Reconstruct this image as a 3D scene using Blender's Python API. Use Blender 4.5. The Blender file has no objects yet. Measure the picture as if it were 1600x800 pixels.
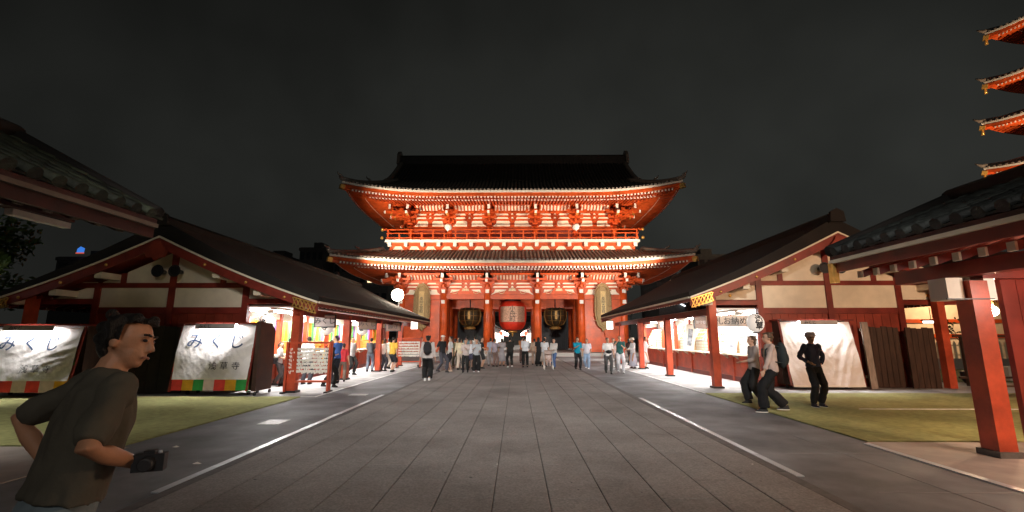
import bpy, bmesh, math, random
from mathutils import Vector, Matrix, noise
R = math.radians
random.seed(7)
sc = bpy.context.scene
col = sc.collection

# ---------------------------------------------------------------- camera, sky, exposure
F = 708 / 1600; TH = R(10.2); YAW = 7 / 708; CH = 1.65
cam = bpy.data.cameras.new('camera'); cam.sensor_width = 36; cam.lens = 36 * F
cam.clip_start = .05; cam.clip_end = 2000
co = bpy.data.objects.new('camera', cam); col.objects.link(co)
co.location = (0, 0, CH); co.rotation_euler = (R(90) + TH, 0, YAW)
sc.camera = co
sc.view_settings.view_transform = 'Standard'; sc.view_settings.look = 'None'
sc.view_settings.exposure = 0.0; sc.view_settings.gamma = 1
sc.cycles.use_denoising = True
sc.cycles.max_bounces = 6
sc.cycles.sample_clamp_indirect = 4.0

w = bpy.data.worlds.new('World'); sc.world = w; w.use_nodes = True
nt = w.node_tree; nt.nodes.clear()
def N(t, kind, **kw):
    n = t.nodes.new(kind)
    for k, v in kw.items(): setattr(n, k, v)
    return n
# overcast night sky over a lit city: dark, a little lighter low down and to the right
tc = N(nt, 'ShaderNodeTexCoord'); sp = N(nt, 'ShaderNodeSeparateXYZ')
nt.links.new(tc.outputs['Generated'], sp.inputs[0])
cr = N(nt, 'ShaderNodeValToRGB')
cr.color_ramp.elements[0].position = 0.0; cr.color_ramp.elements[0].color = (.020, .0205, .0185, 1)
cr.color_ramp.elements[1].position = .75; cr.color_ramp.elements[1].color = (.0072, .0074, .0066, 1)
e_ = cr.color_ramp.elements.new(.3); e_.color = (.0155, .0163, .0147, 1)
nt.links.new(sp.outputs['Z'], cr.inputs[0])
no = N(nt, 'ShaderNodeTexNoise'); no.inputs['Scale'].default_value = 1.6; no.inputs['Detail'].default_value = 4
nt.links.new(tc.outputs['Generated'], no.inputs[0])
mr = N(nt, 'ShaderNodeMapRange'); mr.inputs[1].default_value = .36; mr.inputs[2].default_value = .66; mr.inputs[3].default_value = .55; mr.inputs[4].default_value = 1.5
nt.links.new(no.outputs[0], mr.inputs[0])
mx = N(nt, 'ShaderNodeMapRange'); mx.inputs[1].default_value = -.8; mx.inputs[2].default_value = .8
mx.inputs[3].default_value = .8; mx.inputs[4].default_value = 1.35
nt.links.new(sp.outputs['X'], mx.inputs[0])
mm = N(nt, 'ShaderNodeMath', operation='MULTIPLY'); nt.links.new(mr.outputs[0], mm.inputs[0]); nt.links.new(mx.outputs[0], mm.inputs[1])
bg = N(nt, 'ShaderNodeBackground'); nt.links.new(cr.outputs[0], bg.inputs[0]); nt.links.new(mm.outputs[0], bg.inputs[1])
wo = N(nt, 'ShaderNodeOutputWorld'); nt.links.new(bg.outputs[0], wo.inputs[0])

def lamp(name, kind, loc, target, power, color, size=.3, size_y=None, angle=90, blend=.5, parent=None):
    l = bpy.data.lights.new(name, kind); l.energy = power; l.color = color
    if kind == 'AREA':
        l.size = size
        if size_y: l.shape = 'RECTANGLE'; l.size_y = size_y
    else:
        l.shadow_soft_size = size
        if kind == 'SPOT': l.spot_size = R(angle); l.spot_blend = blend
    o = bpy.data.objects.new(name, l); col.objects.link(o)
    d = Vector(target) - Vector(loc)
    o.rotation_euler = d.to_track_quat('-Z', 'Y').to_euler()
    o.location = loc
    if parent:
        o.parent = parent; o.location = Vector(loc) - parent.location
    return o

# ---------------------------------------------------------------- materials
MATS = {}
def mat(name, c, rough=.6, var=.15, scale=3.0, bump=0, bscale=40, metal=0, emit=0, ecol=None, spec=.4, rnd=0, c2=None, detail=5, stretch=None, world=False, stain=None):
    if name in MATS: return MATS[name]
    m = bpy.data.materials.new(name); m.use_nodes = True; t = m.node_tree
    b = t.nodes['Principled BSDF']
    b.inputs['Roughness'].default_value = rough; b.inputs['Metallic'].default_value = metal
    b.inputs['Specular IOR Level'].default_value = spec
    tcn = N(t, 'ShaderNodeTexCoord'); src = tcn.outputs['Object']
    if world: src = N(t, 'ShaderNodeNewGeometry').outputs['Position']
    if stretch:
        mp = N(t, 'ShaderNodeMapping'); mp.inputs['Scale'].default_value = stretch
        t.links.new(src, mp.inputs[0]); src = mp.outputs[0]
    n1 = N(t, 'ShaderNodeTexNoise'); n1.inputs['Scale'].default_value = scale; n1.inputs['Detail'].default_value = detail
    t.links.new(src, n1.inputs[0])
    ramp = N(t, 'ShaderNodeValToRGB')
    lo = [x * (1 - var) for x in c] if c2 is None else c2
    hi = [min(1, x * (1 + var)) for x in c]
    ramp.color_ramp.elements[0].position = .35; ramp.color_ramp.elements[0].color = (*lo, 1)
    ramp.color_ramp.elements[1].position = .65; ramp.color_ramp.elements[1].color = (*hi, 1)
    t.links.new(n1.outputs[0], ramp.inputs[0]); out = ramp.outputs[0]
    if rnd:
        oi = N(t, 'ShaderNodeObjectInfo'); mr = N(t, 'ShaderNodeMapRange')
        mr.inputs[3].default_value = 1 - rnd; mr.inputs[4].default_value = 1 + rnd
        t.links.new(oi.outputs['Random'], mr.inputs[0])
        vm = N(t, 'ShaderNodeVectorMath', operation='SCALE')
        t.links.new(out, vm.inputs[0]); t.links.new(mr.outputs[0], vm.inputs['Scale']); out = vm.outputs[0]
    if stain:
        ns = N(t, 'ShaderNodeTexNoise'); ns.inputs['Scale'].default_value = stain[0]; ns.inputs['Detail'].default_value = 6; ns.inputs['Roughness'].default_value = .65
        t.links.new(src, ns.inputs[0]); ms = N(t, 'ShaderNodeMapRange'); ms.inputs[1].default_value = .35; ms.inputs[2].default_value = .62
        ms.inputs[3].default_value = 1 - stain[1]; ms.inputs[4].default_value = 1 + stain[1] * .35
        t.links.new(ns.outputs[0], ms.inputs[0]); v2 = N(t, 'ShaderNodeVectorMath', operation='SCALE')
        t.links.new(out, v2.inputs[0]); t.links.new(ms.outputs[0], v2.inputs['Scale']); out = v2.outputs[0]
    t.links.new(out, b.inputs['Base Color'])
    mrr = N(t, 'ShaderNodeMapRange'); mrr.inputs[3].default_value = max(.02, rough - .1); mrr.inputs[4].default_value = min(1, rough + .1)
    t.links.new(n1.outputs[0], mrr.inputs[0]); t.links.new(mrr.outputs[0], b.inputs['Roughness'])
    if bump:
        n2 = N(t, 'ShaderNodeTexNoise'); n2.inputs['Scale'].default_value = bscale; n2.inputs['Detail'].default_value = 4
        t.links.new(src, n2.inputs[0])
        bu = N(t, 'ShaderNodeBump'); bu.inputs['Strength'].default_value = bump; bu.inputs['Distance'].default_value = .02
        t.links.new(n2.outputs[0], bu.inputs['Height']); t.links.new(bu.outputs[0], b.inputs['Normal'])
    if emit:
        b.inputs['Emission Color'].default_value = (*(ecol or c), 1); b.inputs['Emission Strength'].default_value = emit
    MATS[name] = m
    return m
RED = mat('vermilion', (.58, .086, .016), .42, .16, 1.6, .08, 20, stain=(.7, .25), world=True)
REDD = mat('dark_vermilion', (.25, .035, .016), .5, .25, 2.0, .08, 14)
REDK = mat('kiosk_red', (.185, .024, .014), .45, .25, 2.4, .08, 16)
REDP = mat('post_red', (.50, .075, .03), .42, .14, 2.0, .08, 18, stain=(2.2, .3), world=True)
WHITE = mat('white_paint', (.82, .78, .7), .6, .04)
PLAST = mat('plaster', (.75, .66, .5), .85, .1, 1.3, .2, 30, world=True, stain=(.9, .1))
CREAM = mat('cream_plaster', (.85, .78, .62), .8, .05, 2)
GOLD = mat('gold_metal', (.75, .45, .12), .35, .2, 6, .1, 30, metal=.7)
ROOFT = mat('roof_tile', (.035, .028, .025), .55, .35, 5, .3, 40)
TITAN = mat('tile_ridge', (.17, .145, .125), .45, .2, 5, .1, 30)
ROOFK = mat('kiosk_roof', (.013, .010, .008), .9, .4, 1.2, .5, 22, stretch=(1, 4, 1))
NTILE = mat('near_tile', (.035, .04, .036), .62, .5, 6, .5, 30, rnd=.5, world=True, stain=(1.2, .7))
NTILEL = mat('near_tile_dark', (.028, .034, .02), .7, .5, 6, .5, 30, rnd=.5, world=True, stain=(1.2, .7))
SHTIM = mat('shaded_timber', (.045, .012, .009), .6, .3, 3, .2, 20)  # red timber darkened: the left pavilion's shade is in the colour
SHTRIM = mat('shaded_trim', (.15, .11, .08), .7, .2, 3, .2, 20)  # pale trim darkened likewise, shade put into its colour
WOOD = mat('brown_wood', (.05, .024, .014), .55, .3, 3, .15, 20, stretch=(6, 6, 1))
WOODL = mat('light_wood', (.55, .34, .17), .5, .2, 3, .1, 20, stretch=(1, 1, 7))
STONE = mat('granite', (.35, .33, .31), .8, .12, 30, .3, 120)
SLAB = mat('slab_stone', (.27, .25, .235), .78, .22, 45, .4, 160, rnd=.05, world=True, stain=(.6, .28))
ASPH = mat('asphalt', (.21, .215, .225), .62, .3, 1.1, .6, 130, detail=8, stain=(.35, .4))
CONC = mat('concrete', (.42, .42, .42), .72, .14, 1.6, .3, 90, detail=8, stain=(.8, .25))
PINKC = mat('apron_concrete', (.42, .36, .32), .8, .16, 1.3, .3, 90, detail=8, stain=(.5, .3))
CARP = mat('carpet_green', (.42, .42, .18), .97, .14, 9, .5, 260, spec=.1, detail=10, stain=(.45, .3))
OGOLD = mat('old_gold', (.28, .15, .04), .45, .3, 6, .1, 30, metal=.5)
DARK = mat('near_black', (.012, .012, .013), .5, .2)
BLACK = mat('black_paint', (.02, .02, .022), .45, .2)
METAL = mat('steel', (.62, .66, .7), .35, .15, 30, metal=.4, stretch=(1, 8, 1))
LINEW = mat('line_white', (.75, .76, .74), .7, .15, 9)
DTERR = mat('dark_ground', (.08, .08, .08), .85, .3, 2, .4, 60)

# ---------------------------------------------------------------- mesh builder and tagging
class MB:
    def __init__(s): s.v = []; s.f = []; s.sm = []
    def add(s, vs, fs, smooth=False):
        b = len(s.v); s.v += [tuple(v) for v in vs]
        for f in fs: s.f.append(tuple(b + i for i in f)); s.sm.append(smooth)
        return s
    def box(s, c, d, m=None):
        x, y, z = d[0] / 2, d[1] / 2, d[2] / 2
        vs = [Vector((a, b, e)) for e in (-z, z) for b in (-y, y) for a in (-x, x)]
        if m is not None: vs = [m @ v for v in vs]
        vs = [v + Vector(c) for v in vs]
        return s.add(vs, [(0, 2, 3, 1), (4, 5, 7, 6), (0, 1, 5, 4), (2, 6, 7, 3), (0, 4, 6, 2), (1, 3, 7, 5)])
    def bb(s, x0, x1, y0, y1, z0, z1):
        return s.box(((x0 + x1) / 2, (y0 + y1) / 2, (z0 + z1) / 2), (abs(x1 - x0), abs(y1 - y0), abs(z1 - z0)))
    def beam(s, a, b, wd, ht, up=(0, 0, 1)):
        a, b = Vector(a), Vector(b); d = b - a; L = d.length
        if L < 1e-6: return s
        y = d.normalized(); x = y.cross(Vector(up))
        if x.length < 1e-4: x = Vector((1, 0, 0))
        x.normalize(); z = x.cross(y)
        m = Matrix((x, y, z)).transposed()
        return s.box((a + b) / 2, (wd, L, ht), m)
    def prism(s, poly, thick, frame):
        # poly: list of 2D points (ccw), frame(p,q,t) -> 3D point
        n = len(poly)
        vs = [frame(p, q, 0) for p, q in poly] + [frame(p, q, thick) for p, q in poly]
        fs = [tuple(range(n - 1, -1, -1)), tuple(range(n, 2 * n))] + [(i, (i + 1) % n, n + (i + 1) % n, n + i) for i in range(n)]
        return s.add(vs, fs)
    def tube(s, pts, rad, n=8, cap=True, smooth=True):
        pts = [Vector(p) for p in pts]
        if not hasattr(rad, '__len__'): rad = [rad] * len(pts)
        vs = []; px = None
        for i, p in enumerate(pts):
            d = (pts[min(i + 1, len(pts) - 1)] - pts[max(i - 1, 0)])
            d = d.normalized() if d.length > 1e-9 else Vector((0, 0, 1))
            if px is None:
                px = d.cross(Vector((0, 0, 1)))
                if px.length < .01: px = Vector((1, 0, 0))
            px = (px - d * px.dot(d)).normalized(); py = d.cross(px)
            for k in range(n):
                a = 2 * math.pi * k / n
                vs.append(p + (px * math.cos(a) + py * math.sin(a)) * rad[i])
        fs = []
        for i in range(len(pts) - 1):
            for k in range(n):
                k2 = (k + 1) % n
                fs.append((i * n + k, i * n + k2, (i + 1) * n + k2, (i + 1) * n + k))
        s.add(vs, fs, smooth)
        if cap:
            b = len(s.v) - len(vs); m = (len(pts) - 1) * n
            s.f.append(tuple(b + k for k in range(n - 1, -1, -1))); s.sm.append(False)
            s.f.append(tuple(b + m + k for k in range(n))); s.sm.append(False)
        return s
    def cyl(s, a, b, r0, r1=None, n=12):
        return s.tube([a, b], [r0, r0 if r1 is None else r1], n)
    def rings(s, rs, n=14, smooth=True):
        # rs: (center, rx, ry, rot matrix or None)
        vs = []
        for c, rx, ry, m in rs:
            for k in range(n):
                a = 2 * math.pi * k / n; v = Vector((rx * math.cos(a), ry * math.sin(a), 0))
                if m is not None: v = m @ v
                vs.append(Vector(c) + v)
        fs = [(i * n + k, i * n + (k + 1) % n, (i + 1) * n + (k + 1) % n, (i + 1) * n + k) for i in range(len(rs) - 1) for k in range(n)]
        s.add(vs, fs, smooth)
        b = len(s.v) - len(vs); e = (len(rs) - 1) * n
        s.f.append(tuple(b + k for k in range(n - 1, -1, -1))); s.sm.append(False)
        s.f.append(tuple(b + e + k for k in range(n))); s.sm.append(False)
        return s
    def ball(s, c, r, n=10, m=None, k=6):
        rs = []
        r = (r, r, r) if not hasattr(r, '__len__') else r
        for i in range(k + 1):
            a = -math.pi / 2 + math.pi * i / k; q = max(.02, math.cos(a))
            off = Vector((0, 0, r[2] * math.sin(a)))
            if m is not None: off = m @ off
            rs.append((Vector(c) + off, r[0] * q, r[1] * q, m))
        return s.rings(rs, n)
    def grid(s, fn, nu, nv, smooth=True):
        vs = [fn(i / nu, j / nv) for j in range(nv + 1) for i in range(nu + 1)]
        fs = [(j * (nu + 1) + i, j * (nu + 1) + i + 1, (j + 1) * (nu + 1) + i + 1, (j + 1) * (nu + 1) + i) for j in range(nv) for i in range(nu)]
        return s.add(vs, fs, smooth)
    def mesh(s, name, m, off=(0, 0, 0)):
        me = bpy.data.meshes.new(name)
        o = Vector(off)
        me.from_pydata([tuple(Vector(v) - o) for v in s.v], [], s.f); me.update()
        me.polygons.foreach_set('use_smooth', s.sm)
        if m: me.materials.append(m)
        return me
    def build(s, name, m, parent=None, world=True, kind=None):
        # world=True: vertices are world coordinates (the parent is only translated)
        off = parent_loc(parent) if (parent and world) else (0, 0, 0)
        o = bpy.data.objects.new(name, s.mesh(name, m, off)); col.objects.link(o)
        if parent: o.parent = parent
        if kind: o['kind'] = kind
        return o
def parent_loc(p):
    v = Vector((0, 0, 0))
    while p: v += p.location; p = p.parent
    return v
def tag(o, label, cat, group=None):
    o['label'] = label; o['category'] = cat
    if group: o['group'] = group
    return o
def thing(name, label, cat, loc, rz=0, group=None):
    o = bpy.data.objects.new(name, None); col.objects.link(o); o.empty_display_size = .2
    o.location = loc; o.rotation_euler = (0, 0, rz)
    return tag(o, label, cat, group)
def inst(o, name, loc, parent=None, rot=None, scale=None):
    c = bpy.data.objects.new(name, o.data); col.objects.link(c); c.location = loc
    if rot: c.rotation_euler = rot
    if scale: c.scale = scale
    if parent: c.parent = parent
    return c
def struct(o, kind='structure'):
    o['kind'] = kind; return o
def text(body, size, m, parent, matrix, name='lettering', warp=None, ext=.004, bold=.0, vertical=False):
    cu = bpy.data.curves.new('t', 'FONT'); cu.body = '\n'.join(body) if vertical else body
    cu.size = size; cu.extrude = ext; cu.offset = bold; cu.align_x = 'CENTER'; cu.align_y = 'CENTER'; cu.resolution_u = 3
    if vertical: cu.space_line = .82
    o = bpy.data.objects.new('t', cu); col.objects.link(o)
    dg = bpy.context.evaluated_depsgraph_get(); me = bpy.data.meshes.new_from_object(o.evaluated_get(dg))
    bpy.data.objects.remove(o); bpy.data.curves.remove(cu)
    if warp:
        bm = bmesh.new(); bm.from_mesh(me)
        bmesh.ops.triangulate(bm, faces=bm.faces[:])
        for _ in range(3):
            es = [e for e in bm.edges if e.calc_length() > size * .12]
            if es: bmesh.ops.subdivide_edges(bm, edges=es, cuts=1); bmesh.ops.triangulate(bm, faces=bm.faces[:])
        bm.to_mesh(me); bm.free()
    for v in me.vertices:
        p = matrix @ v.co
        v.co = warp(p) if warp else p
    me.materials.clear(); me.materials.append(m); me.name = name
    t = bpy.data.objects.new(name, me); col.objects.link(t); t.parent = parent
    return t

def gp(u, v):
    # ground point seen at a place in the 1600x800 photograph
    x = (u - 800) / 708; zc = (400 - v) / 708
    Y = math.cos(TH) - zc * math.sin(TH); Z = math.sin(TH) + zc * math.cos(TH)
    k = CH / -Z
    return Vector(((x - YAW * Y) * k, (Y + YAW * x) * k, 0))

# ---------------------------------------------------------------- ground
g = MB(); g.add([(-500, -60, 0), (500, -60, 0), (500, 900, 0), (-500, 900, 0)], [(0, 1, 2, 3)])
struct(g.build('ground', ASPH))
b = MB(); b.bb(-3.72, 3.02, -6, 42.0, .001, .012)
path = struct(b.build('stone_path', mat('joint_dirt', (.085, .078, .07), .9)))
# paving slabs: every slab near enough is a piece, the far ones one mesh
sw, sl = .57, 1.24
X0 = -.24
def slab_mb(x0, x1, y0, y1):
    q = MB(); e = .008; z0, z1 = .012, .034
    f = .0015
    a = [(x0, y0), (x1, y0), (x1, y1), (x0, y1)]; c = [(x0 + e, y0 + f), (x1 - e, y0 + f), (x1 - e, y1 - f), (x0 + e, y1 - f)]
    q.add([(*p, z0) for p in a] + [(*p, z1 - .004) for p in a] + [(*p, z1) for p in c],
          [(0, 1, 5, 4), (1, 2, 6, 5), (2, 3, 7, 6), (3, 0, 4, 7), (4, 5, 9, 8), (5, 6, 10, 9), (6, 7, 11, 10), (7, 4, 8, 11), (8, 9, 10, 11)])
    return q
gj = .005
proto = None; rest = MB(); cnt = 0
for r in range(0, 36):
    for c in range(-6, 6):
        off = (sl / 2 if c % 2 else 0)
        y0 = 2.2 + r * sl + off - .3; x0 = X0 + c * sw
        if y0 > 41: continue
        if y0 > 2.6 and cnt < 292 and r < 25:
            cnt += 1
            if proto is None:
                q = slab_mb(gj, sw - gj, .001, sl - .001); proto = q.build('paving_slab', SLAB, path)
                proto.location = (x0, y0, 0)
            else:
                o = inst(proto, 'paving_slab', (x0, y0, random.uniform(-.0012, .0012)), path)
        elif r >= 24 or y0 <= 2.6:
            q = slab_mb(x0 + gj, x0 + sw - gj, y0 + gj, min(41.9, y0 + sl - gj)); rest.add(q.v, q.f)
for r in range(-6, 2):
    for c in range(-6, 6):
        y0 = 2.2 + r * sl - .3
        if y0 + sl < 2.4: 
            q = slab_mb(X0 + c * sw + gj, X0 + c * sw + sw - gj, y0 - .5, y0 + sl - gj - .5); rest.add(q.v, q.f)
rest.build('paving_slab', SLAB, path, kind='stuff')
EDGE = mat('edge_stone', (.13, .12, .115), .75, .2, 8, .3, 60)
for x0, x1 in ((-3.80, -3.67), (3.19, 3.32)):
    for k in range(16):
        b = MB(); b.bb(x0, x1, -6 + k * 3, -6 + k * 3 + 2.985, .0, .026); o = b.build('edge_stone', EDGE, path)
# reflective drain strips beside the path
for x, ya, yb in ((-3.88, 5.2, 13.6), (3.40, 5.85, 13.0)):
    s_ = thing('drain_strip', 'pale steel drain strip along the %s edge of the stone path' % ('left' if x < 0 else 'right'), 'drain', (x, ya, 0), 0)
    k = ya
    while k < yb:
        b = MB(); b.bb(x - .05, x + .05, k, min(yb, k + .99), .004, .018); b.build('grate_section', METAL, s_); k += 1.0
# concrete floors, carpets, lines
def sheet(name, x0, x1, y0, y1, z, m, label=None):
    b = MB(); b.bb(x0, x1, y0, y1, 0.0005, z); return struct(b.build(name, m))
sheet('kiosk_floor', 5.6, 16.6, 14.15, 32, .012, CONC)
sheet('kiosk_floor', -16.6, -5.65, 13.2, 33, .012, CONC)
sheet('stone_apron', 5.55, 24, -6, 7.7, .010, PINKC)
sheet('stone_apron', -24, -5.9, -6, 7.25, .010, PINKC)
for (x0, x1, y0, y1, lb, nx) in ((5.62, 15, 7.72, 14.1, 'right', 1), (-16.5, -6.05, 7.3, 13.15, 'left', -1)):
    b = MB()
    def cf(u, v, x0=x0, x1=x1, y0=y0, y1=y1):
        p = Vector((x0 + (x1 - x0) * u, y0 + (y1 - y0) * v, 0))
        return (p.x, p.y, .022 + .008 * noise.noise(p * 1.3) + .004 * noise.noise(p * 4))
    b.grid(cf, 70, 50)
    b.bb(x0, x1, y0, y1, .003, .012)
    c_ = b.build('carpet', CARP); tag(c_, 'olive green outdoor carpet on the ground at the %s of the path' % lb, 'carpet')
b = MB(); b.bb(7.9, 15, 10.98, 11.0, .012, .034); s1 = b.build('seam_tape', LINEW); tag(s1, 'thin white tape line crossing the right green carpet', 'tape')
for nm, bxs in (('left', [(-5.70, -5.61, 13.2, 31), (-16, -5.61, 13.12, 13.2)]), ('right', [(5.60, 5.68, 14.1, 31), (5.60, 15.5, 14.02, 14.1)])):
    b = MB()
    for x0, x1, y0, y1 in bxs: b.bb(x0, x1, y0, y1, .0125 if y0 > 13.3 and x1 - x0 < 1 else .0125, .0165)
    o = b.build('painted_line', LINEW); struct(o)
for i, (u, v, a, c_, n_) in enumerate(((428, 660, .42, .5, 'larger'), (560, 617, .5, .35, 'smaller'))):
    p = gp(u, v); b = MB(); b.box((p.x, p.y, .006), (a, c_, .008)); o = b.build('manhole_cover', mat('pale_steel', (.5, .5, .5), .45, .2, 20))
    tag(o, 'pale rectangular cover plate in the left asphalt, the %s of the two' % n_, 'manhole cover')
p = gp(590, 611)
# bits of litter
for i, (u, v, lb) in enumerate(((308, 725, 'crumpled white scrap on the left asphalt nearest the camera'), (275, 699, 'flat white paper scrap on the left asphalt behind the crumpled one'), (1176, 730, 'tiny white scrap beside the right drain strip'), (688, 677, 'tiny pale scrap on the left half of the stone path'), (777, 730, 'tiny pale scrap on the joint in the middle of the stone path'))):
    p = gp(u, v); b = MB(); r = .055 if i < 2 else .014
    rr = random.Random(i)
    pts = [(p.x + r * math.cos(a) * rr.uniform(.6, 1.2), p.y + r * .6 * math.sin(a) * rr.uniform(.6, 1.2), .037 if abs(p.x) < 3.6 else .006) for a in [k * 2 * math.pi / 9 for k in range(9)]]
    b.add(pts + [(p.x, p.y, .037 + r * .4 if abs(p.x) < 3.6 else .006 + r * .4)], [(k, (k + 1) % 9, 9) for k in range(9)])
    o = b.build('paper_scrap', WHITE); tag(o, lb, 'litter')
sp_ = MB(); rr = random.Random(11)
for k in range(170):
    x, y = rr.uniform(-3.5, 2.9), rr.uniform(2.8, 26); q_ = rr.uniform(.008, .022)
    sp_.add([(x + q_ * rr.uniform(.7, 1.2) * math.cos(j * 1.047), y + q_ * rr.uniform(.7, 1.2) * math.sin(j * 1.047), .0362) for j in range(6)], [(0, 1, 2, 3, 4, 5)])
o = sp_.build('gum_spot', mat('gum_grey', (.07, .065, .06), .7, .4)); o['kind'] = 'stuff'
# faint expansion joints of the side paving (grooves in the asphalt, slab strips)
b = MB()
for k in range(3): b.bb(3.9, 5.5, 3.6 + k * 1.7, 3.615 + k * 1.7, .0005, .004)
b.bb(4.7, 4.712, -3, 8.2, .0005, .0045)
struct(b.build('pavement_joint', mat('joint_pale', (.3, .3, .3), .8)))
b = MB(); b.bb(5.44, 5.55, -6, 7.6, .002, .016); o = b.build('drain_channel', METAL); tag(o, 'pale steel drain channel between asphalt and apron at lower right', 'drain')

# ---------------------------------------------------------------- the great gate
GX, GY = -.4, 47.0
gate = thing('temple_gate', 'huge vermilion two-storey temple gate with black tiled roofs at the end of the path', 'gate', (GX, GY, 0))
def liftf(x, y, hx, hy, L):
    a = max(0, (abs(x) - hx * .42) / (hx * .58)); c = max(0, (abs(y) - hy * .3) / (hy * .7))
    return L * (min(1, a) ** 2.2) * (min(1, c) ** 2.0)
def eave_ring(P, cx, cy, hx, hy, wx, wy, ze, rise, L, rs=.30, front_only=False, zin=.8, tiles=.34, dtile=4.0, prof=None, topd=4.0, tilemat=None, tipm=None):
    """Everything round the edge of one roof: tiles skirt, fascia, rafters with white tips, soffit."""
    q = prof or (lambda d: rise * d)
    def S(x, y, dz=0): return (cx + x, cy + y, ze + liftf(x, y, hx, hy, L) + dz)
    # top skirt
    b = MB()
    nd = 5
    for sg in (-1, 1):
        def ff(u, v, sg=sg):
            d = topd * v; x = (hx - d) * (2 * u - 1); y = sg * (hy - d)
            p = S(x, y, q(d) + .22); return p
        b.grid(ff if sg < 0 else (lambda u, v: ff(1 - u, v)), 48, nd, True)
        def fs(u, v, sg=sg):
            d = topd * v; y = (hy - d) * (2 * u - 1); x = sg * (hx - d)
            return S(x, y, q(d) + .22)
        b.grid(fs if sg > 0 else (lambda u, v: fs(1 - u, v)), 30, nd, True)
    b.build('roof_skirt', ROOFT, P)
    # fascia (white line), red board, following the lift
    def band(off, z0, z1, th, name, m, parts=4):
        for a_ in range(4):
            b = MB(); n = 40
            vs = []
            for i in range(n + 1):
                t = 2 * i / n - 1
                if a_ == 0: x, y = t * (hx - off), -(hy - off); ix, iy = t * (hx - off - th), -(hy - off - th)
                elif a_ == 1: x, y = (hx - off), t * (hy - off); ix, iy = hx - off - th, t * (hy - off - th)
                elif a_ == 2: x, y = -t * (hx - off), (hy - off); ix, iy = -t * (hx - off - th), hy - off - th
                else: x, y = -(hx - off), -t * (hy - off); ix, iy = -(hx - off - th), -t * (hy - off - th)
                l = liftf(x, y, hx, hy, L)
                vs += [(cx + x, cy + y, ze + l + z0), (cx + x, cy + y, ze + l + z1), (cx + ix, cy + iy, ze + l + z1), (cx + ix, cy + iy, ze + l + z0)]
            fs = []
            for i in range(n):
                for k in range(4): fs.append((4 * i + k, 4 * i + 4 + k, 4 * i + 4 + (k + 1) % 4, 4 * i + (k + 1) % 4))
            fs += [(0, 1, 2, 3), (4 * n + 3, 4 * n + 2, 4 * n + 1, 4 * n)]
            b.add(vs, fs); b.build(name, m, P)
    band(0, .03, .2, .3, 'fascia', WHITE)
    band(.1, -.26, .026, .3, 'eave_board', RED)
    # soffit
    b = MB()
    dh = hx - wx; dv = hy - wy
    zs = lambda d: -.2 + zin * max(0, d) / dv
    for sg in (-1, 1):
        def ff(u, v, sg=sg):
            d = .1 + (dv - .1) * v; dx = .1 + (dh - .1) * v; x = (hx - dx) * (2 * u - 1); y = sg * (hy - d); return S(x, y, zs(d))
        b.grid(ff, 44, 4)
        def fs(u, v, sg=sg):
            d = .1 + (dv - .1) * v; dx = .1 + (dh - .1) * v; y = (hy - d) * (2 * u - 1); x = sg * (hx - dx); return S(x, y, zs(d))
        b.grid(fs, 30, 4)
    b.build('soffit', RED, P)
    # rafters: flying row then base row
    raf = MB(); tip = MB()
    for row, (o0, o1, dz, s1) in enumerate(((.32, 1.7, -.14, .11), (1.5, dv - .1, -.17, .13))):
        n = int(2 * (hx - o0 - .25) / rs)
        for i in range(n + 1):
            x = -(hx - o0 - .25) + i * rs + (rs - (2 * (hx - o0 - .25) - n * rs)) * 0
            if abs(x) > hx - o0 - .3: continue
            lim = max(0, abs(x) - (hx - dh)); o1x = min(o1, hx - abs(x) + .0) if abs(x) > hx - dh else o1
            o1y = o1 if abs(x) < wx else max(o0 + .3, min(o1, (hx - abs(x)) * dv / dh))
            for sg in ((-1,) if front_only else (-1, 1)):
                a = Vector(S(x, sg * (hy - o0), zs(o0) + dz)); c = Vector(S(x, sg * (hy - o1y), zs(o1y) + dz))
                raf.beam(a, c, s1, s1 * 1.1)
                if sg < 0: tip.beam(a + Vector((0, -.035, -.002)), a + Vector((0, -.002, 0)), s1 + .035, s1 * 1.5)
        n = int(2 * (hy - o0 - .25) / rs)
        for i in range(n + 1):
            y = -(hy - o0 - .25) + i * rs
            if abs(y) > hy - o0 - .3: continue
            o1x = (dh / dv) * o1 if abs(y) < wy else max(o0 + .3, min(o1 * dh / dv, (hy - abs(y)) * dh / dv))
            for sg in (-1, 1):
                a = Vector(S(sg * (hx - o0), y, zs(o0) + dz)); c = Vector(S(sg * (hx - o1x), y, zs(o1x * dv / dh) + dz))
                raf.beam(a, c, s1, s1 * 1.1)
                tip.beam(a + Vector((sg * .035, 0, 0)), a + Vector((sg * .002, 0, 0)), s1 + .012, s1 * 1.25)
    raf.build('rafter', RED, P, kind='stuff'); tip.build('rafter_tip', tipm or WHITE, P, kind='stuff')
    # hip rafters with gold shoe
    for sx in (-1, 1):
        for sy in ((-1,) if front_only else (-1, 1)):
            b = MB(); b.beam(S(sx * (hx - .1), sy * (hy - .1), -.3), S(sx * wx, sy * wy, zin - .4), .3, .36); h = b.build('hip_rafter', RED, P)
            b = MB(); b.beam(S(sx * (hx + .12), sy * (hy + .12), -.3), S(sx * (hx - .16), sy * (hy - .16), -.3), .34, .4); b.build('gold_cap', GOLD, h)
    # tile rows
    n = int(2 * hx / tiles)
    def row_pts(x, sg, axis):
        dmax = topd if (abs(x) < ((hx if axis == 0 else hy) - topd)) else max(.15, (hx if axis == 0 else hy) - abs(x))
        return [(S(x, sg * (hy - d), q(d) + .26) if axis == 0 else S(sg * (hx - d), x, q(d) + .26)) for d in [-.02 + (dmax + .02) * k / 4 for k in range(5)]]
    side = MB(); ends = MB()
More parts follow.
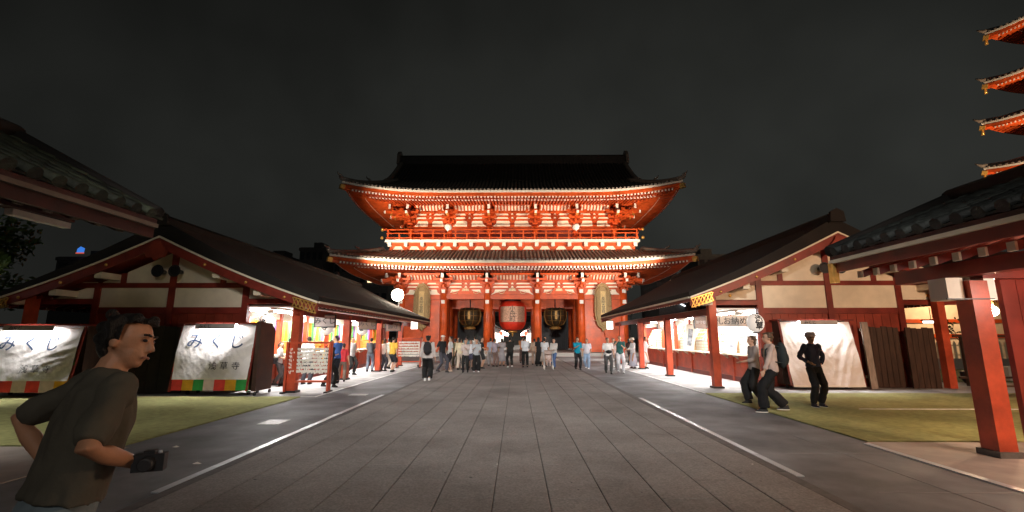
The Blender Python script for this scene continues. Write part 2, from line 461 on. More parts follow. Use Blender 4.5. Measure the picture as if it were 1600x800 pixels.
    for i in range(n):
        x = -hx + tiles * (i + .5) + (2 * hx - n * tiles) / 2
        b = MB(); pts = row_pts(x, -1, 0); b.tube(pts, [.105] * 5, 6, smooth=True)
        if tiles < .5: b.build('tile_row', tilemat or TITAN, P)
    n2 = int(2 * hy / tiles)
    for i in range(n2):
        y = -hy + tiles * (i + .5)
        for sg in (-1, 1): side.tube(row_pts(y, sg, 1), [.1] * 5, 6)
    if not front_only:
        for i in range(n): side.tube(row_pts(-hx + tiles * (i + .5), 1, 0), [.1] * 5, 6)
    side.build('tile_row', tilemat or TITAN, P, kind='stuff')
    return S

SIDES = (-1, 1)
def hip_ridges(P, S, hx, hy, topd, q, horn=.5, second=True):
    for sx in SIDES:
        for sy in SIDES:
            b = MB(); pts = []; rad = []
            for k in range(9):
                d = -.05 + topd * k / 8
                pts.append(S(sx * (hx - d), sy * (hy - d), q(max(0, d)) + .42)); rad.append(.2)
            e = Vector(pts[0]); pts = [e + Vector((sx * .16, sy * .16, .24)), e + Vector((sx * .08, sy * .08, .07))] + pts; rad = [.05, .14] + rad
            b.tube(pts, rad, 8); h = b.build('hip_ridge', TITAN, P)
            # small upturned finial tiles
            for d in (0.0, 1.9):
                b = MB(); c = Vector(S(sx * (hx - d), sy * (hy - d), q(d) + .6))
                b.tube([c - Vector((0, 0, .15)), c + Vector((sx * .1, sy * .1, .1)), c + Vector((sx * .28, sy * .28, .17)), c + Vector((sx * .33, sy * .33, .34))], [.13, .1, .06, .03], 7)
                b.build('ridge_finial', TITAN, h)

# lower storey: plinth, columns, walls
b = MB(); b.bb(GX - 12.2, GX + 12.2, GY - 5.6, GY + 5.6, 0, .3)
b.bb(GX - 7, GX + 7, GY - 6.1, GY - 5.6, 0, .15)
b.build('plinth', STONE, gate)
CX = [-10.5, -6.5, -2.35, 2.35, 6.5, 10.5]
for ry in (-4, 0, 4):
    for x in CX:
        if ry == 0 and abs(x) > 7: continue
        b = MB(); b.cyl((GX + x, GY + ry, .3), (GX + x, GY + ry, 6.9), .36, .34, 20); c = b.build('column', RED, gate)
        b = MB(); b.cyl((GX + x, GY + ry, .3), (GX + x, GY + ry, .48), .46, .42, 20); b.build('base_stone', STONE, c)
        if ry == -4:
            for z in (5.95, 4.95):
                b = MB(); b.bb(GX + x - .17, GX + x + .17, GY + ry - .43, GY + ry - .36, z - .17, z + .17); b.build('white_end_plate', WHITE, c)
# beams and walls
for ry in (-4, 0, 4):
    for i in range(5):
        x0, x1 = GX + CX[i] + .3, GX + CX[i + 1] - .3
        y = GY + ry
        b = MB()
        if ry == -4: b.bb(x0, x1, y - .2, y + .2, 5.22, 5.62)
        elif ry == 0: b.bb(x0, x1, y - .22, y + .22, 4.55, 5.6)
        else: b.bb(x0, x1, y - .2, y + .2, 4.5, 5.5)
        b.build('tie_beam', RED, gate)
        if ry == -4:
            b = MB(); b.bb(x0, x1, y - .15, y + .15, 6.9, 7.15); b.build('head_beam', RED, gate)
for sx in (-1, 1):
    # closed outer bays with wall boards
    x0, x1 = sorted((GX + sx * 10.2, GX + sx * 6.8))
    for k in range(2):
        b = MB(); z0, z1 = ((.34, 2.55), (2.56, 5.2))[k]; b.bb(x0, x1, GY - 4.08, GY - 3.9, z0, z1); b.build('wall_board', RED, gate)
    b = MB(); b.bb(x0, x1, GY + 3.9, GY + 4.08, .34, 5.3); b.build('wall_board', RED, gate)
    b = MB(); b.bb(GX + sx * 10.6, GX + sx * 10.4, GY - 3.7, GY + 3.7, .34, 6.9); b.build('side_wall', RED, gate)
    b = MB(); b.bb(GX + sx * 6.6, GX + sx * 6.4, GY - 3.7, GY - .3, .34, 5.5); b.build('inner_wall', RED, gate)
    b = MB(); b.bb(GX + sx * 6.6, GX + sx * 6.4, GY + .3, GY + 3.7, .34, 5.5); b.build('inner_wall', RED, gate)
    # side openings are closed by black lattice at the back
    b = MB(); x0, x1 = sorted((GX + sx * 6.1, GX + sx * 2.75)); b.bb(x0, x1, GY + 4.1, GY + 4.2, .34, 4.5)
    b.build('back_lattice', DARK, gate)
    for k in range(7):
        b = MB(); xx = x0 + (x1 - x0) * (k + .5) / 7; b.bb(xx - .05, xx + .05, GY + 4.0, GY + 4.1, .34, 4.5); b.build('lattice_bar', DARK, gate)
    # gilded door leaves folded at the mid plane
    b = MB(); b.bb(GX + sx * 2.75, GX + sx * 2.95, GY - .3, GY + 1.6, .4, 4.5); b.build('door_leaf', RED, gate)
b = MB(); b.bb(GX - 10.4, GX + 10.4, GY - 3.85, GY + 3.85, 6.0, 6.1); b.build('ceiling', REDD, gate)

def storey_frieze(P, cx, yf, xs, zt, zb, lower):
    """plaster strips, brackets and ribs between column tops (front side), zb = bottom of white panels, zt = top"""
    H = zt - zb
    b = MB(); b.bb(cx + xs[0], cx + xs[-1], yf + .02, yf + .3, zb - .35, zt + .25); b.build('frieze_wall', RED, P)
    for i in range(len(xs) - 1):
        a, c = cx + xs[i], cx + xs[i + 1]; w_ = c - a; m = (a + c) / 2
        fr = lambda p, q_, t: (p, yf + .02 - t, q_)
        h1 = H * .36
        # big white panels with cut corners, split by the centre strut
        for s, (p0, p1) in enumerate(((a + .33, m - .22), (m + .22, c - .33))):
            inn = .38
            if s == 0: poly = [(p0, zb), (p1, zb), (p1, zb + h1 * .8), (p1 - .1, zb + h1), (p0 + inn, zb + h1), (p0 + inn * .75, zb + h1 * .45)]
            else: poly = [(p0, zb), (p1, zb), (p1 - inn * .75, zb + h1 * .45), (p1 - inn, zb + h1), (p0 + .1, zb + h1), (p0, zb + h1 * .8)]
            q = MB(); q.prism(poly, .05, fr); q.build('plaster_panel', CREAM, P)
        for k in range(2):
            z0 = zb + H * (.5 + .24 * k); z1 = z0 + H * .1
            for (p0, p1) in ((a + .55, m - .42), (m + .42, c - .55)):
                q = MB(); q.prism([(p0 - .08, z0), (p1 + .05, z0), (p1 - .02, z1), (p0 + .04, z1)], .05, fr); q.build('plaster_strip', CREAM, P)
            q = MB(); q.prism([(m - .14, z0), (m + .14, z0), (m + .06, z1 + .02), (m - .06, z1 + .02)], .05, fr); q.build('plaster_strip', CREAM, P)
        # stepping bearing blocks on the centre strut
        q = MB()
        for k in range(3): ww = (.2, .55, .9)[k]; q.bb(m - ww / 2, m + ww / 2, yf - .16, yf + .02, zb + H * (.38 + .24 * k), zb + H * (.48 + .24 * k))
        q.build('strut_block', RED, P)
        # ribbed cove: white sloping boards between red ribs
        q = MB(); z0, z1 = zt + .04, zt + .5
        q.add([(a + .5, yf - .1, z0), (c - .5, yf - .1, z0), (c - .5, yf - .75, z1), (a + .5, yf - .75, z1),
               (a + .5, yf - .1, z0 + .06), (c - .5, yf - .1, z0 + .06), (c - .5, yf - .75, z1 + .06), (a + .5, yf - .75, z1 + .06)],
              [(0, 1, 2, 3), (7, 6, 5, 4), (0, 4, 5, 1), (1, 5, 6, 2), (2, 6, 7, 3), (3, 7, 4, 0)])
        cv = q.build('cove_board', CREAM, P)
        nr = max(4, int((w_ - 1) / .3)); q = MB()
        for k in range(nr + 1):
            x = a + .5 + (w_ - 1) * k / nr; q.beam((x, yf - .1, z0 - .03), (x, yf - .77, z1 - .03), .12, .07)
        q.build('cove_rib', RED, cv, kind='stuff')
        q = MB(); q.bb(a + .3, c - .3, yf - .9, yf - .72, z1 - .06, z1 + .12); q.build('purlin', RED, P)
def bracket(P, x, y, z, H, out=1.5, d=(0, -1), corner=False, tip=WHITE, gold=True):
    """stepped bracket cluster carried on a column top"""
    dv = Vector((d[0], d[1], 0)); sd = Vector((-d[1], d[0], 0)); o = Vector((x, y, z))
    q = MB(); m3 = Matrix((sd, dv, Vector((0, 0, 1)))).transposed()
    q.box(o + Vector((0, 0, .13)), (.5, .5, .26), m3)
    for k in range(3):
        zz = .3 + k * H * .3; L = .95 + .45 * k; so = out * k / 3
        c = o + dv * so + Vector((0, 0, zz + .09)); q.box(c, (L, .2, .2), m3)
        for s in (-1, 0, 1): q.box(c + sd * s * (L / 2 - .13) + Vector((0, 0, .17)), (.24, .26, .14), m3)
        q.box(o + dv * (so / 2 + .2) + Vector((0, 0, zz + .08)), (.19, so + .75, .2), m3)
    B = q.build('bracket_cluster', RED, P)
    # slanting tail rafter with pale end
    q = MB(); a = o + dv * .2 + Vector((0, 0, .3 + H * .72)); e = o + dv * (out + .55) + Vector((0, 0, .3 + H * .48)); q.beam(a, e, .2, .24); q.build('tail_rafter', RED, B)
    q = MB(); u = (e - a).normalized(); q.beam(e - u * .01, e + u * .05, .22, .27); q.build('white_end', tip, B)
    q = MB(); t = o + dv * (out + .1) + Vector((0, 0, .3 + H * 1.0)); q.box(t, (.24, .1, .42), m3); q.build('white_end', tip, B)
    if gold:
        q = MB(); t = o + dv * (out * .66 + .62) + Vector((0, 0, .3 + H * .44)); q.box(t, (.24, .06, .36), m3); q.build('gold_plate', GOLD, B)
    return B
storey_frieze(gate, GX, GY - 4, CX, 7.0, 5.66, True)
for x in CX:
    bracket(gate, GX + x, GY - 4.1, 6.05, 1.0, 1.1, gold=False)
for sx in SIDES:
    for y in (-4, 0, 4): bracket(gate, GX + sx * 10.7, GY + y, 6.05, 1.0, 1.1, (sx, 0), gold=False)
    bracket(gate, GX + sx * 10.6, GY - 4.1, 6.05, 1.0, 1.5, (sx * .707, -.707), gold=False)
# carved frog-leg struts above the three openings
for i in (1, 2, 3):
    m = GX + (CX[i] + CX[i + 1]) / 2
    q = MB(); poly = [(m - 1.9, 5.64), (m + 1.9, 5.64), (m + 1.55, 5.8), (m + .95, 5.92), (m + .62, 6.02), (m + .42, 6.28), (m - .42, 6.28), (m - .62, 6.02), (m - .95, 5.92), (m - 1.55, 5.8)]
    q.prism(poly, .12, lambda p, z, t: (p, GY - 4.12 - t, z)); k = q.build('frog_leg_strut', RED, gate)
    q = MB(); q.prism([(m - .36, 5.98), (m + .36, 5.98), (m + .26, 6.22), (m - .26, 6.22)], .03, lambda p, z, t: (p, GY - 4.245 - t, z)); q.build('carved_panel', mat('carving', (.65, .5, .3), .6, .35, 9, .5, 18), k)
    for s in SIDES:
        q = MB(); pts = []
        for j in range(14):
            a = j * .55; r = .06 + .012 * j; pts.append((m + s * (1.3 - r * math.cos(a) - j * .03), GY - 4.27, 5.86 + r * .7 * math.sin(a)))
        q.tube(pts, .028, 5); q.build('scroll_carving', MATS['carving'], k)

# lower roof
qL = lambda d: .36 * d + .012 * d * d
SL = eave_ring(gate, GX, GY, 15.6, 9.0, 10.6, 4.1, 7.92, .4, .62, tiles=.34, topd=3.6, prof=qL, zin=.3, front_only=False)
hip_ridges(gate, SL, 15.6, 9.0, 3.6, qL)
# balcony
HB, DB = 11.75, 5.6
b = MB(); b.bb(GX - HB + .25, GX + HB - .25, GY - DB + .2, GY + DB - .2, 9.2, 10.42); b.build('balcony_base', RED, gate)
b = MB(); b.bb(GX - HB - .12, GX + HB + .12, GY - DB - .12, GY + DB + .12, 10.42, 10.66); b.build('balcony_edge', WHITE, gate)
nb = 15
for i in range(nb + 1):
    x = GX - HB + .3 + (2 * HB - .6) * i / nb
    q = MB(); q.bb(x - .16, x + .16, GY - DB - .12, GY - DB + .2, 10.02, 10.40); q.build('white_end', WHITE, gate)
    if i < nb:
        x2 = GX - HB + .3 + (2 * HB - .6) * (i + 1) / nb
        q = MB(); q.prism([(x + .26, 9.74), (x2 - .26, 9.74), (x2 - .5, 10.06), (x + .5, 10.06)], .05, lambda p, z, t: (p, GY - DB + .2 - t, z)); q.build('plaster_panel', CREAM, gate)
for y0 in (GY - DB + .02,):
    for z, h in ((11.62, .1), (11.28, .09), (10.84, .1)):
        b = MB(); b.bb(GX - HB - (.4 if z > 11.5 else .05), GX + HB + (.4 if z > 11.5 else .05), y0 - .06, y0 + .06, z - h / 2, z + h / 2); b.build('balcony_rail', RED, gate)
    for i in range(23):
        x = GX - HB + .1 + (2 * HB - .2) * i / 22
        b = MB(); b.bb(x - .07, x + .07, y0 - .055, y0 + .055, 10.66, 11.6 if i % 2 == 0 else 11.28); b.build('baluster', RED, gate)
for sx in SIDES:
    for z, h in ((11.62, .1), (11.28, .09), (10.84, .1)):
        b = MB(); b.bb(GX + sx * HB - .06, GX + sx * HB + .06, GY - DB - (.4 if z > 11.5 else 0), GY + DB, z - h / 2 - .001, z + h / 2 - .004); b.build('balcony_rail', RED, gate)
    for z in (10.85, 11.64):
        q = MB(); q.ball((GX + sx * (HB + .45), GY - DB + .02, z), .16, 8); q.build('gold_cap', GOLD, gate)
# upper storey
UX = [x * .945 for x in CX]
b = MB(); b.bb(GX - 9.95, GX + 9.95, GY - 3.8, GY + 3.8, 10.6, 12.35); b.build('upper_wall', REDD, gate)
b = MB(); b.bb(GX - 10.2, GX + 10.2, GY - 4.1, GY + 4.1, 11.95, 12.28); b.build('head_beam', RED, gate)
b = MB(); b.bb(GX - 9.9, GX + 9.9, GY - 3.75, GY + 3.75, 12.28, 16.2); b.build('upper_core', RED, gate)
for x in UX:
    b = MB(); b.cyl((GX + x, GY - 3.9, 10.6), (GX + x, GY - 3.9, 12.4), .28, .27, 16); b.build('upper_column', RED, gate)
storey_frieze(gate, GX, GY - 4, UX, 13.85, 12.32, False)
for x in UX: bracket(gate, GX + x, GY - 4.1, 12.35, 1.25, 1.35)
for sx in SIDES:
    for y in (-3.9, 0, 3.9): bracket(gate, GX + sx * 10.0, GY + y, 12.35, 1.25, 1.35, (sx, 0))
    bracket(gate, GX + sx * 10.0, GY - 4.0, 12.35, 1.25, 2.2, (sx * .707, -.707))
    b = MB(); b.bb(GX + sx * 10.05, GX + sx * 9.9, GY - 3.6, GY + 3.6, 12.3, 13.9); b.build('side_plaster', CREAM, gate)
# upper roof: skirt, then gabled top
def qU(d): return .42 * d + .03 * d * d
HXU, HYU = 14.95, 9.0
SU = eave_ring(gate, GX, GY, HXU, HYU, 10.0, 4.0, 14.15, .5, .9, tiles=.34, topd=4.0, prof=qU, zin=.6, tipm=WHITE)
hip_ridges(gate, SU, HXU, HYU, 3.9, qU)
zr = 14.15 + qU(9.0) + .22 - .25
def topz(d): return 14.15 + qU(d) + .25 if d < 9 else zr
for s in (-1, 1):
    b = MB(); b.grid(lambda u, v: (GX - 12.1 + 24.2 * u if s < 0 else GX + 12.1 - 24.2 * u, GY + s * (9 - (3.7 + 5.3 * v)), topz(3.7 + 5.3 * v)), 30, 8)
    b.grid(lambda u, v: (GX - 12.1 + 24.2 * u if s > 0 else GX + 12.1 - 24.2 * u, GY + s * (9 - (3.7 + 5.3 * v)), topz(3.7 + 5.3 * v) - .3), 30, 8)
    b.build('roof_slope', mat('dark_tile', (.03, .028, .026), .6, .3), gate)
    if s < 0:
        for i in range(71):
            x = GX - 12 + 24 * i / 70
            b = MB(); b.tube([(x, GY - 9 + 3.7 + 5.3 * k / 5, topz(3.7 + 5.3 * k / 5) + .05) for k in range(6)], .1, 6); b.build('tile_row', MATS['dark_tile'], gate)
for sx in SIDES:
    # gable wall and verge
    b = MB(); pts = [(GX + sx * 11.1, GY + y, topz(9 - abs(y)) - .25) for y in (-5.2, -4, -2.6, -1.3, 0, 1.3, 2.6, 4, 5.2)]
    pts2 = [(GX + sx * 11.1, GY + 5.2, 15.6), (GX + sx * 11.1, GY - 5.2, 15.6)]
    vs = pts + pts2; vv = vs + [(x - sx * .2, y, z) for x, y, z in vs]; n = len(vs)
    b.add(vv, [tuple(range(n)), tuple(range(2 * n - 1, n - 1, -1))] + [(i, (i + 1) % n, n + (i + 1) % n, n + i) for i in range(n)]); b.build('gable_wall', CREAM, gate)
    for s in SIDES:
        b = MB(); pts = [(GX + sx * 12.1, GY + s * (9 - d), topz(d) + .1 + (.1 if d < 3.8 else 0)) for d in (3.4, 4.4, 5.4, 6.4, 7.4, 8.4, 9.0)]
        b.tube(pts, [.3, .26, .24, .24, .24, .24, .24], 8); b.build('verge_ridge', TITAN, gate)
        b = MB()
        for i in range(6):
            a, c = Vector(pts[i]) + Vector((-sx * .12, 0, -.42)), Vector(pts[i + 1]) + Vector((-sx * .12, 0, -.42)); b.beam(a, c, .12, .5)
        b.build('barge_board', RED, gate)
b = MB(); b.bb(GX - 12.2, GX + 12.2, GY - .35, GY + .35, zr - .3, zr + .75); b.cyl((GX - 12.25, GY, zr + .8), (GX + 12.25, GY, zr + .8), .22, n=10); b.build('main_ridge', MATS['dark_tile'], gate)
for sx in SIDES:
    b = MB(); b.prism([(-.9, -.8), (.9, -.8), (.75, .3), (.4, .75), (0, .95), (-.4, .75), (-.75, .3)], .3, lambda p, z, t: (GX + sx * (12.2 + t), GY + p, zr + .55 + z)); b.build('ridge_end_tile', TITAN, gate)
    b = MB(); b.tube([(GX + sx * 12.2, GY, zr + .85), (GX + sx * 12.3, GY, zr + 1.05), (GX + sx * 12.45, GY, zr + 1.2)], [.18, .12, .05], 8); b.build('ridge_finial', TITAN, gate)
# gutter pipe bits and the cable look of the facade
b = MB(); b.bb(GX - 6, GX + 4.2, GY - 9.16, GY - 9.02, 7.9, 8.02); b.build('gutter', PLAST, gate)

# floodlights fixed on the balcony, added ones out of sight by the kiosks, and their light
WARM = (1, .80, .60); WARMW = (1, .80, .60)
def floodlight(name, loc, target, power, color, label, angle=100, r=.22, group='floodlights aimed at the gate', pole=False, body=None, size=.35):
    t = thing(name, label, 'floodlight', loc, 0, group)
    L = Vector(loc); d = (Vector(target) - L).normalized()
    q = MB(); q.tube([L - d * .3, L - d * .12, L + d * .04], [r * .55, r, r * 1.05], 14); q.build('housing', body or BLACK, t)
    q = MB(); q.tube([L + d * .045, L + d * .055], [r * .93, r * .93], 14); q.build('lens', mat('flood_glow_' + name, (1, .85, .65), .4, emit=(1.6 if name[0] == 'b' else 14), ecol=color), t)
    q = MB(); q.tube([L - d * .12, L - d * .12 + Vector((0, 0, -.38))], .04, 6); q.build('bracket', body or BLACK, t)
    if pole:
        q = MB(); q.cyl((L.x, L.y, 0), (L.x, L.y, L.z - .4), .06, .05, 8); q.build('pole', BLACK, t)
    l = lamp('flood_light', 'SPOT', L + d * .12, target, power, color, size, angle=angle, blend=.6, parent=t)
    return t

# giant straw sandals
STRAW = mat('straw', (.36, .25, .12), .85, .3, 6, .8, 26, stretch=(2, 2, 9))
for sx in SIDES:
    cx = GX + sx * 8.45; cy = GY - 4.55; cz = 4.55
    W = thing('giant_straw_sandal', 'giant hanging straw sandal with written centre board on the %s wall of the gate' % ('left' if sx < 0 else 'right'), 'straw sandal', (cx, cy, cz), 0, 'giant straw sandals')
    q = MB()
    def oval(a, rx, rz): return (rx * math.copysign(abs(math.cos(a)) ** .8, math.cos(a)), rz * math.copysign(abs(math.sin(a)) ** .75, math.sin(a)))
    vs = []; n = 36
    for (k, yy) in ((.8, .3), (1, .2), (1, -.02), (.86, -.16), (.6, -.2), (0.02, -.21)):
        for j in range(n):
            x, z = oval(2 * math.pi * j / n, .62 * k, 1.95 * (1 - (1 - k) * .4)); vs.append((cx + x, cy + yy, cz + z))
    q.add(vs, [(i * n + (j + 1) % n, i * n + j, (i + 1) * n + j, (i + 1) * n + (j + 1) % n) for i in range(5) for j in range(n)], True); q.build('sole', STRAW, W)
    for k, rr in enumerate((.72, .56)):
        q = MB(); pts = []
        for j in range(41):
            a = 2 * math.pi * j / 40; x, z = oval(a, rr, 2.05 - .12 * k); pts.append((cx + x + .012 * math.sin(9 * a), cy - .06 - .1 * k, cz + z + .02 * math.cos(13 * a)))
        q.tube(pts, .085 - .015 * k, 7); q.build('edge_rope', STRAW, W)
    q = MB(); q.bb(cx - .24, cx + .24, cy - .27, cy - .2, cz - 1.3, cz + 1.35); bd = q.build('centre_board', mat('board_pale', (.62, .45, .2), .7, .2, 5, stretch=(6, 1, 1)), W)
    mt = Matrix.Translation(Vector((0, -.275, .05))) @ Matrix.Rotation(R(90), 4, 'X')
    text('奉納大草鞋', .36, BLACK, bd, mt, vertical=True)
    bd.location = (0, 0, 0)
    for j in range(8):
        z = cz - 1.4 + j * .4
        for s in SIDES:
            q = MB(); q.tube([(cx + s * .6, cy - .1, z), (cx + s * .74, cy - .16, z + .05), (cx + s * .8, cy + .02, z + .02)], .045, 6); q.build('rope_knot', STRAW, W)
    q = MB()
    for s in (-1, 1):
        q.tube([(cx + s * .3, cy - .15, cz + 1.7), (cx + s * .55, cy - .3, cz + 1.35), (cx + s * .62, cy - .25, cz + .9)], .08, 7)
    q.tube([(cx - .15, cy - .05, cz - 1.95), (cx - sx * .1, cy - .12, cz - 2.25), (cx + .2, cy - .1, cz - 2.1)], .09, 7)
    q.build('strap_rope', STRAW, W)
    q = MB(); q.tube([(cx + .1, cy, cz - 2.1), (cx + .12, cy, cz - 2.8)], .035, 6); q.build('tassel', RED, W)

# big red lantern and the two bronze lanterns
LX, LY = GX, GY - .6
Lt = thing('red_paper_lantern', 'giant red paper lantern hanging in the middle opening of the gate', 'lantern', (LX, LY, 2.35))
prof = [(0, .0), (.75, .02), (1.05, .22), (1.28, .6), (1.38, 1.1), (1.4, 1.7), (1.36, 2.3), (1.15, 2.75), (.8, 2.95)]
def lathe(q, cx, cy, z0, prof, n=28):
    return q.rings([((cx, cy, z0 + z), max(.01, r), max(.01, r), None) for r, z in prof], n)
LRED = mat('lantern_paper_red', (.6, .03, .012), .5, .1, 4, emit=.06, ecol=(1, .06, .015))
pr = []
for i in range(45):
    t = i / 44 * 2.95; r = 0
    for (r0, a), (r1, b2) in zip(prof, prof[1:]):
        if a <= t <= b2: r = r0 + (r1 - r0) * (t - a) / max(1e-6, b2 - a); break
    pr.append((max(.02, r) * (1 + .008 * (i % 2)), t))
q = MB(); lathe(q, LX, LY, 2.35, pr, 36); q.build('paper_body', LRED, Lt)
q = MB(); 
vs = []; n = 20
for j in range(n + 1):
    a = R(-90 - 58) + R(116) * j / n
    for zz in (.82, 2.35):
        vs.append((LX + 1.425 * math.cos(a), LY + 1.425 * math.sin(a), 2.35 + zz))
q.add(vs, [(2 * j, 2 * j + 2, 2 * j + 3, 2 * j + 1) for j in range(n)], True); q.build('pale_wrap', mat('net_wrap', (.62, .36, .24), .6, .25, 9, .3, 30), Lt)
def bend(p): 
    a = p.x / 1.44; return Vector((1.445 * math.sin(a), -1.445 * math.cos(a) + (p.y + 0) * 0, p.z))
text('小舟町', .62, BLACK, Lt, Matrix.Translation(Vector((0, 0, 1.6))) @ Matrix.Rotation(R(90), 4, 'X'), warp=bend, vertical=True, ext=.0)
q = MB(); lathe(q, LX, LY, 2.12, [(.1, 0), (.45, .03), (.5, .14), (.42, .2)], 16); q.build('bottom_ring', GOLD, Lt)
q = MB(); lathe(q, LX, LY, 5.22, [(.8, 0), (.85, .1), (.8, .25), (.1, .3)], 20); q.build('top_ring', BLACK, Lt)
q = MB(); q.tube([(LX, LY, 2.1), (LX, LY, 1.75)], [.12, .05], 8); q.build('tassel', GOLD, Lt)
for sx in SIDES:
    lx, ly, lz = GX + sx * 4.35, GY - .3, 2.55
    T = thing('bronze_lantern', 'black and gold hanging bronze lantern in the %s opening of the gate' % ('left' if sx < 0 else 'right'), 'lantern', (lx, ly, lz), 0, 'bronze lanterns in the side openings')
    q = MB(); lathe(q, lx, ly, lz, [(.35, .25), (.75, .4), (1.02, .8), (1.12, 1.25), (1.1, 1.7), (.9, 2.05)], 8); q.build('body', mat('bronze_dark', (.06, .04, .02), .4, .3, metal=.5), T)
    for j in range(8):
        a = R(45 * j + 22.5); q = MB()
        q.tube([(lx + r * math.cos(a), ly + r * math.sin(a), lz + z) for r, z in ((.45, .3), (.85, .42), (1.1, .8), (1.2, 1.25), (1.16, 1.7), (.95, 2.1))], .04, 6); q.build('gold_rib', OGOLD, T)
    for z, r in ((.75, 1.03), (1.25, 1.17), (1.75, 1.12)):
        q = MB(); q.tube([(lx + r * math.cos(R(15 * j)), ly + r * math.sin(R(15 * j)), lz + z) for j in range(25)], .022, 5); q.build('gold_hoop', OGOLD, T)
    q = MB(); lathe(q, lx, ly, lz, [(.5, -.1), (.62, 0), (.55, .14), (.35, .25)], 16); q.build('base_ring', OGOLD, T)
    q = MB(); q.tube([(lx, ly, lz + 2.05), (lx, ly, 5.9)], .05, 6); q.build('hanger', BLACK, T)
    q = MB(); q.bb(lx - .12, lx + .12, ly - 1.16, ly - 1.12, lz + .9, lz + 1.7); q.build('name_plate', OGOLD, T)

for sx in SIDES:
    floodlight('balcony_floodlight', (GX + sx * 5.9, GY - 6.2, 11.75), (GX + sx * 5.0, GY - 4, 14.2), 90, WARM, 'round white floodlight at the %s of the upper balcony' % ('left' if sx < 0 else 'right'), 150, .34, body=WHITE)
    floodlight('roof_floodlight', (GX + sx * 12.4, 32.0, 6.1), (GX + sx * 6.0, GY - 5, 13.4), 9500, WARM, 'added unseen floodlight on a pole behind the %s kiosk roof' % ('left' if sx < 0 else 'right'), 76, .2, pole=True)  # unseen pair, added to light the upper storey
floodlight('pole_lamp', (-7.95, 30.6, 4.5), (-2, 42, .5), 3200, (1, .93, .84), 'glaring lamp above the far end of the left kiosk roof', 150, .3, pole=True)
b = MB(); b.ball((-7.95, 30.2, 4.45), .40, 16); o = b.build('lamp_globe', mat('lamp_glow', (1, .9, .75), .4, emit=60, ecol=(1, .86, .66))); o.parent = None
tag(o, 'blazing white globe in front of the red gate wall at left', 'lamp')
floodlight('pole_lamp', (8.2, 33.2, 3.4), (2, 43, 1.5), 2700, (1, .93, .84), 'added floodlight hidden behind the far end of the right kiosk', 150, .2, pole=True)  # no lamp known here, added to light the gate and crowd
# lamps inside the gate passage
lamp('passage_lamp', 'POINT', (GX, GY + 2.2, 4.6), (GX, GY, 0), 45, WARM, .2, parent=gate)
for o in [x for x in bpy.data.objects if x.name.startswith('passage_lamp')]: o.location = Vector((GX, GY + 2.2, 4.6)) - gate.location

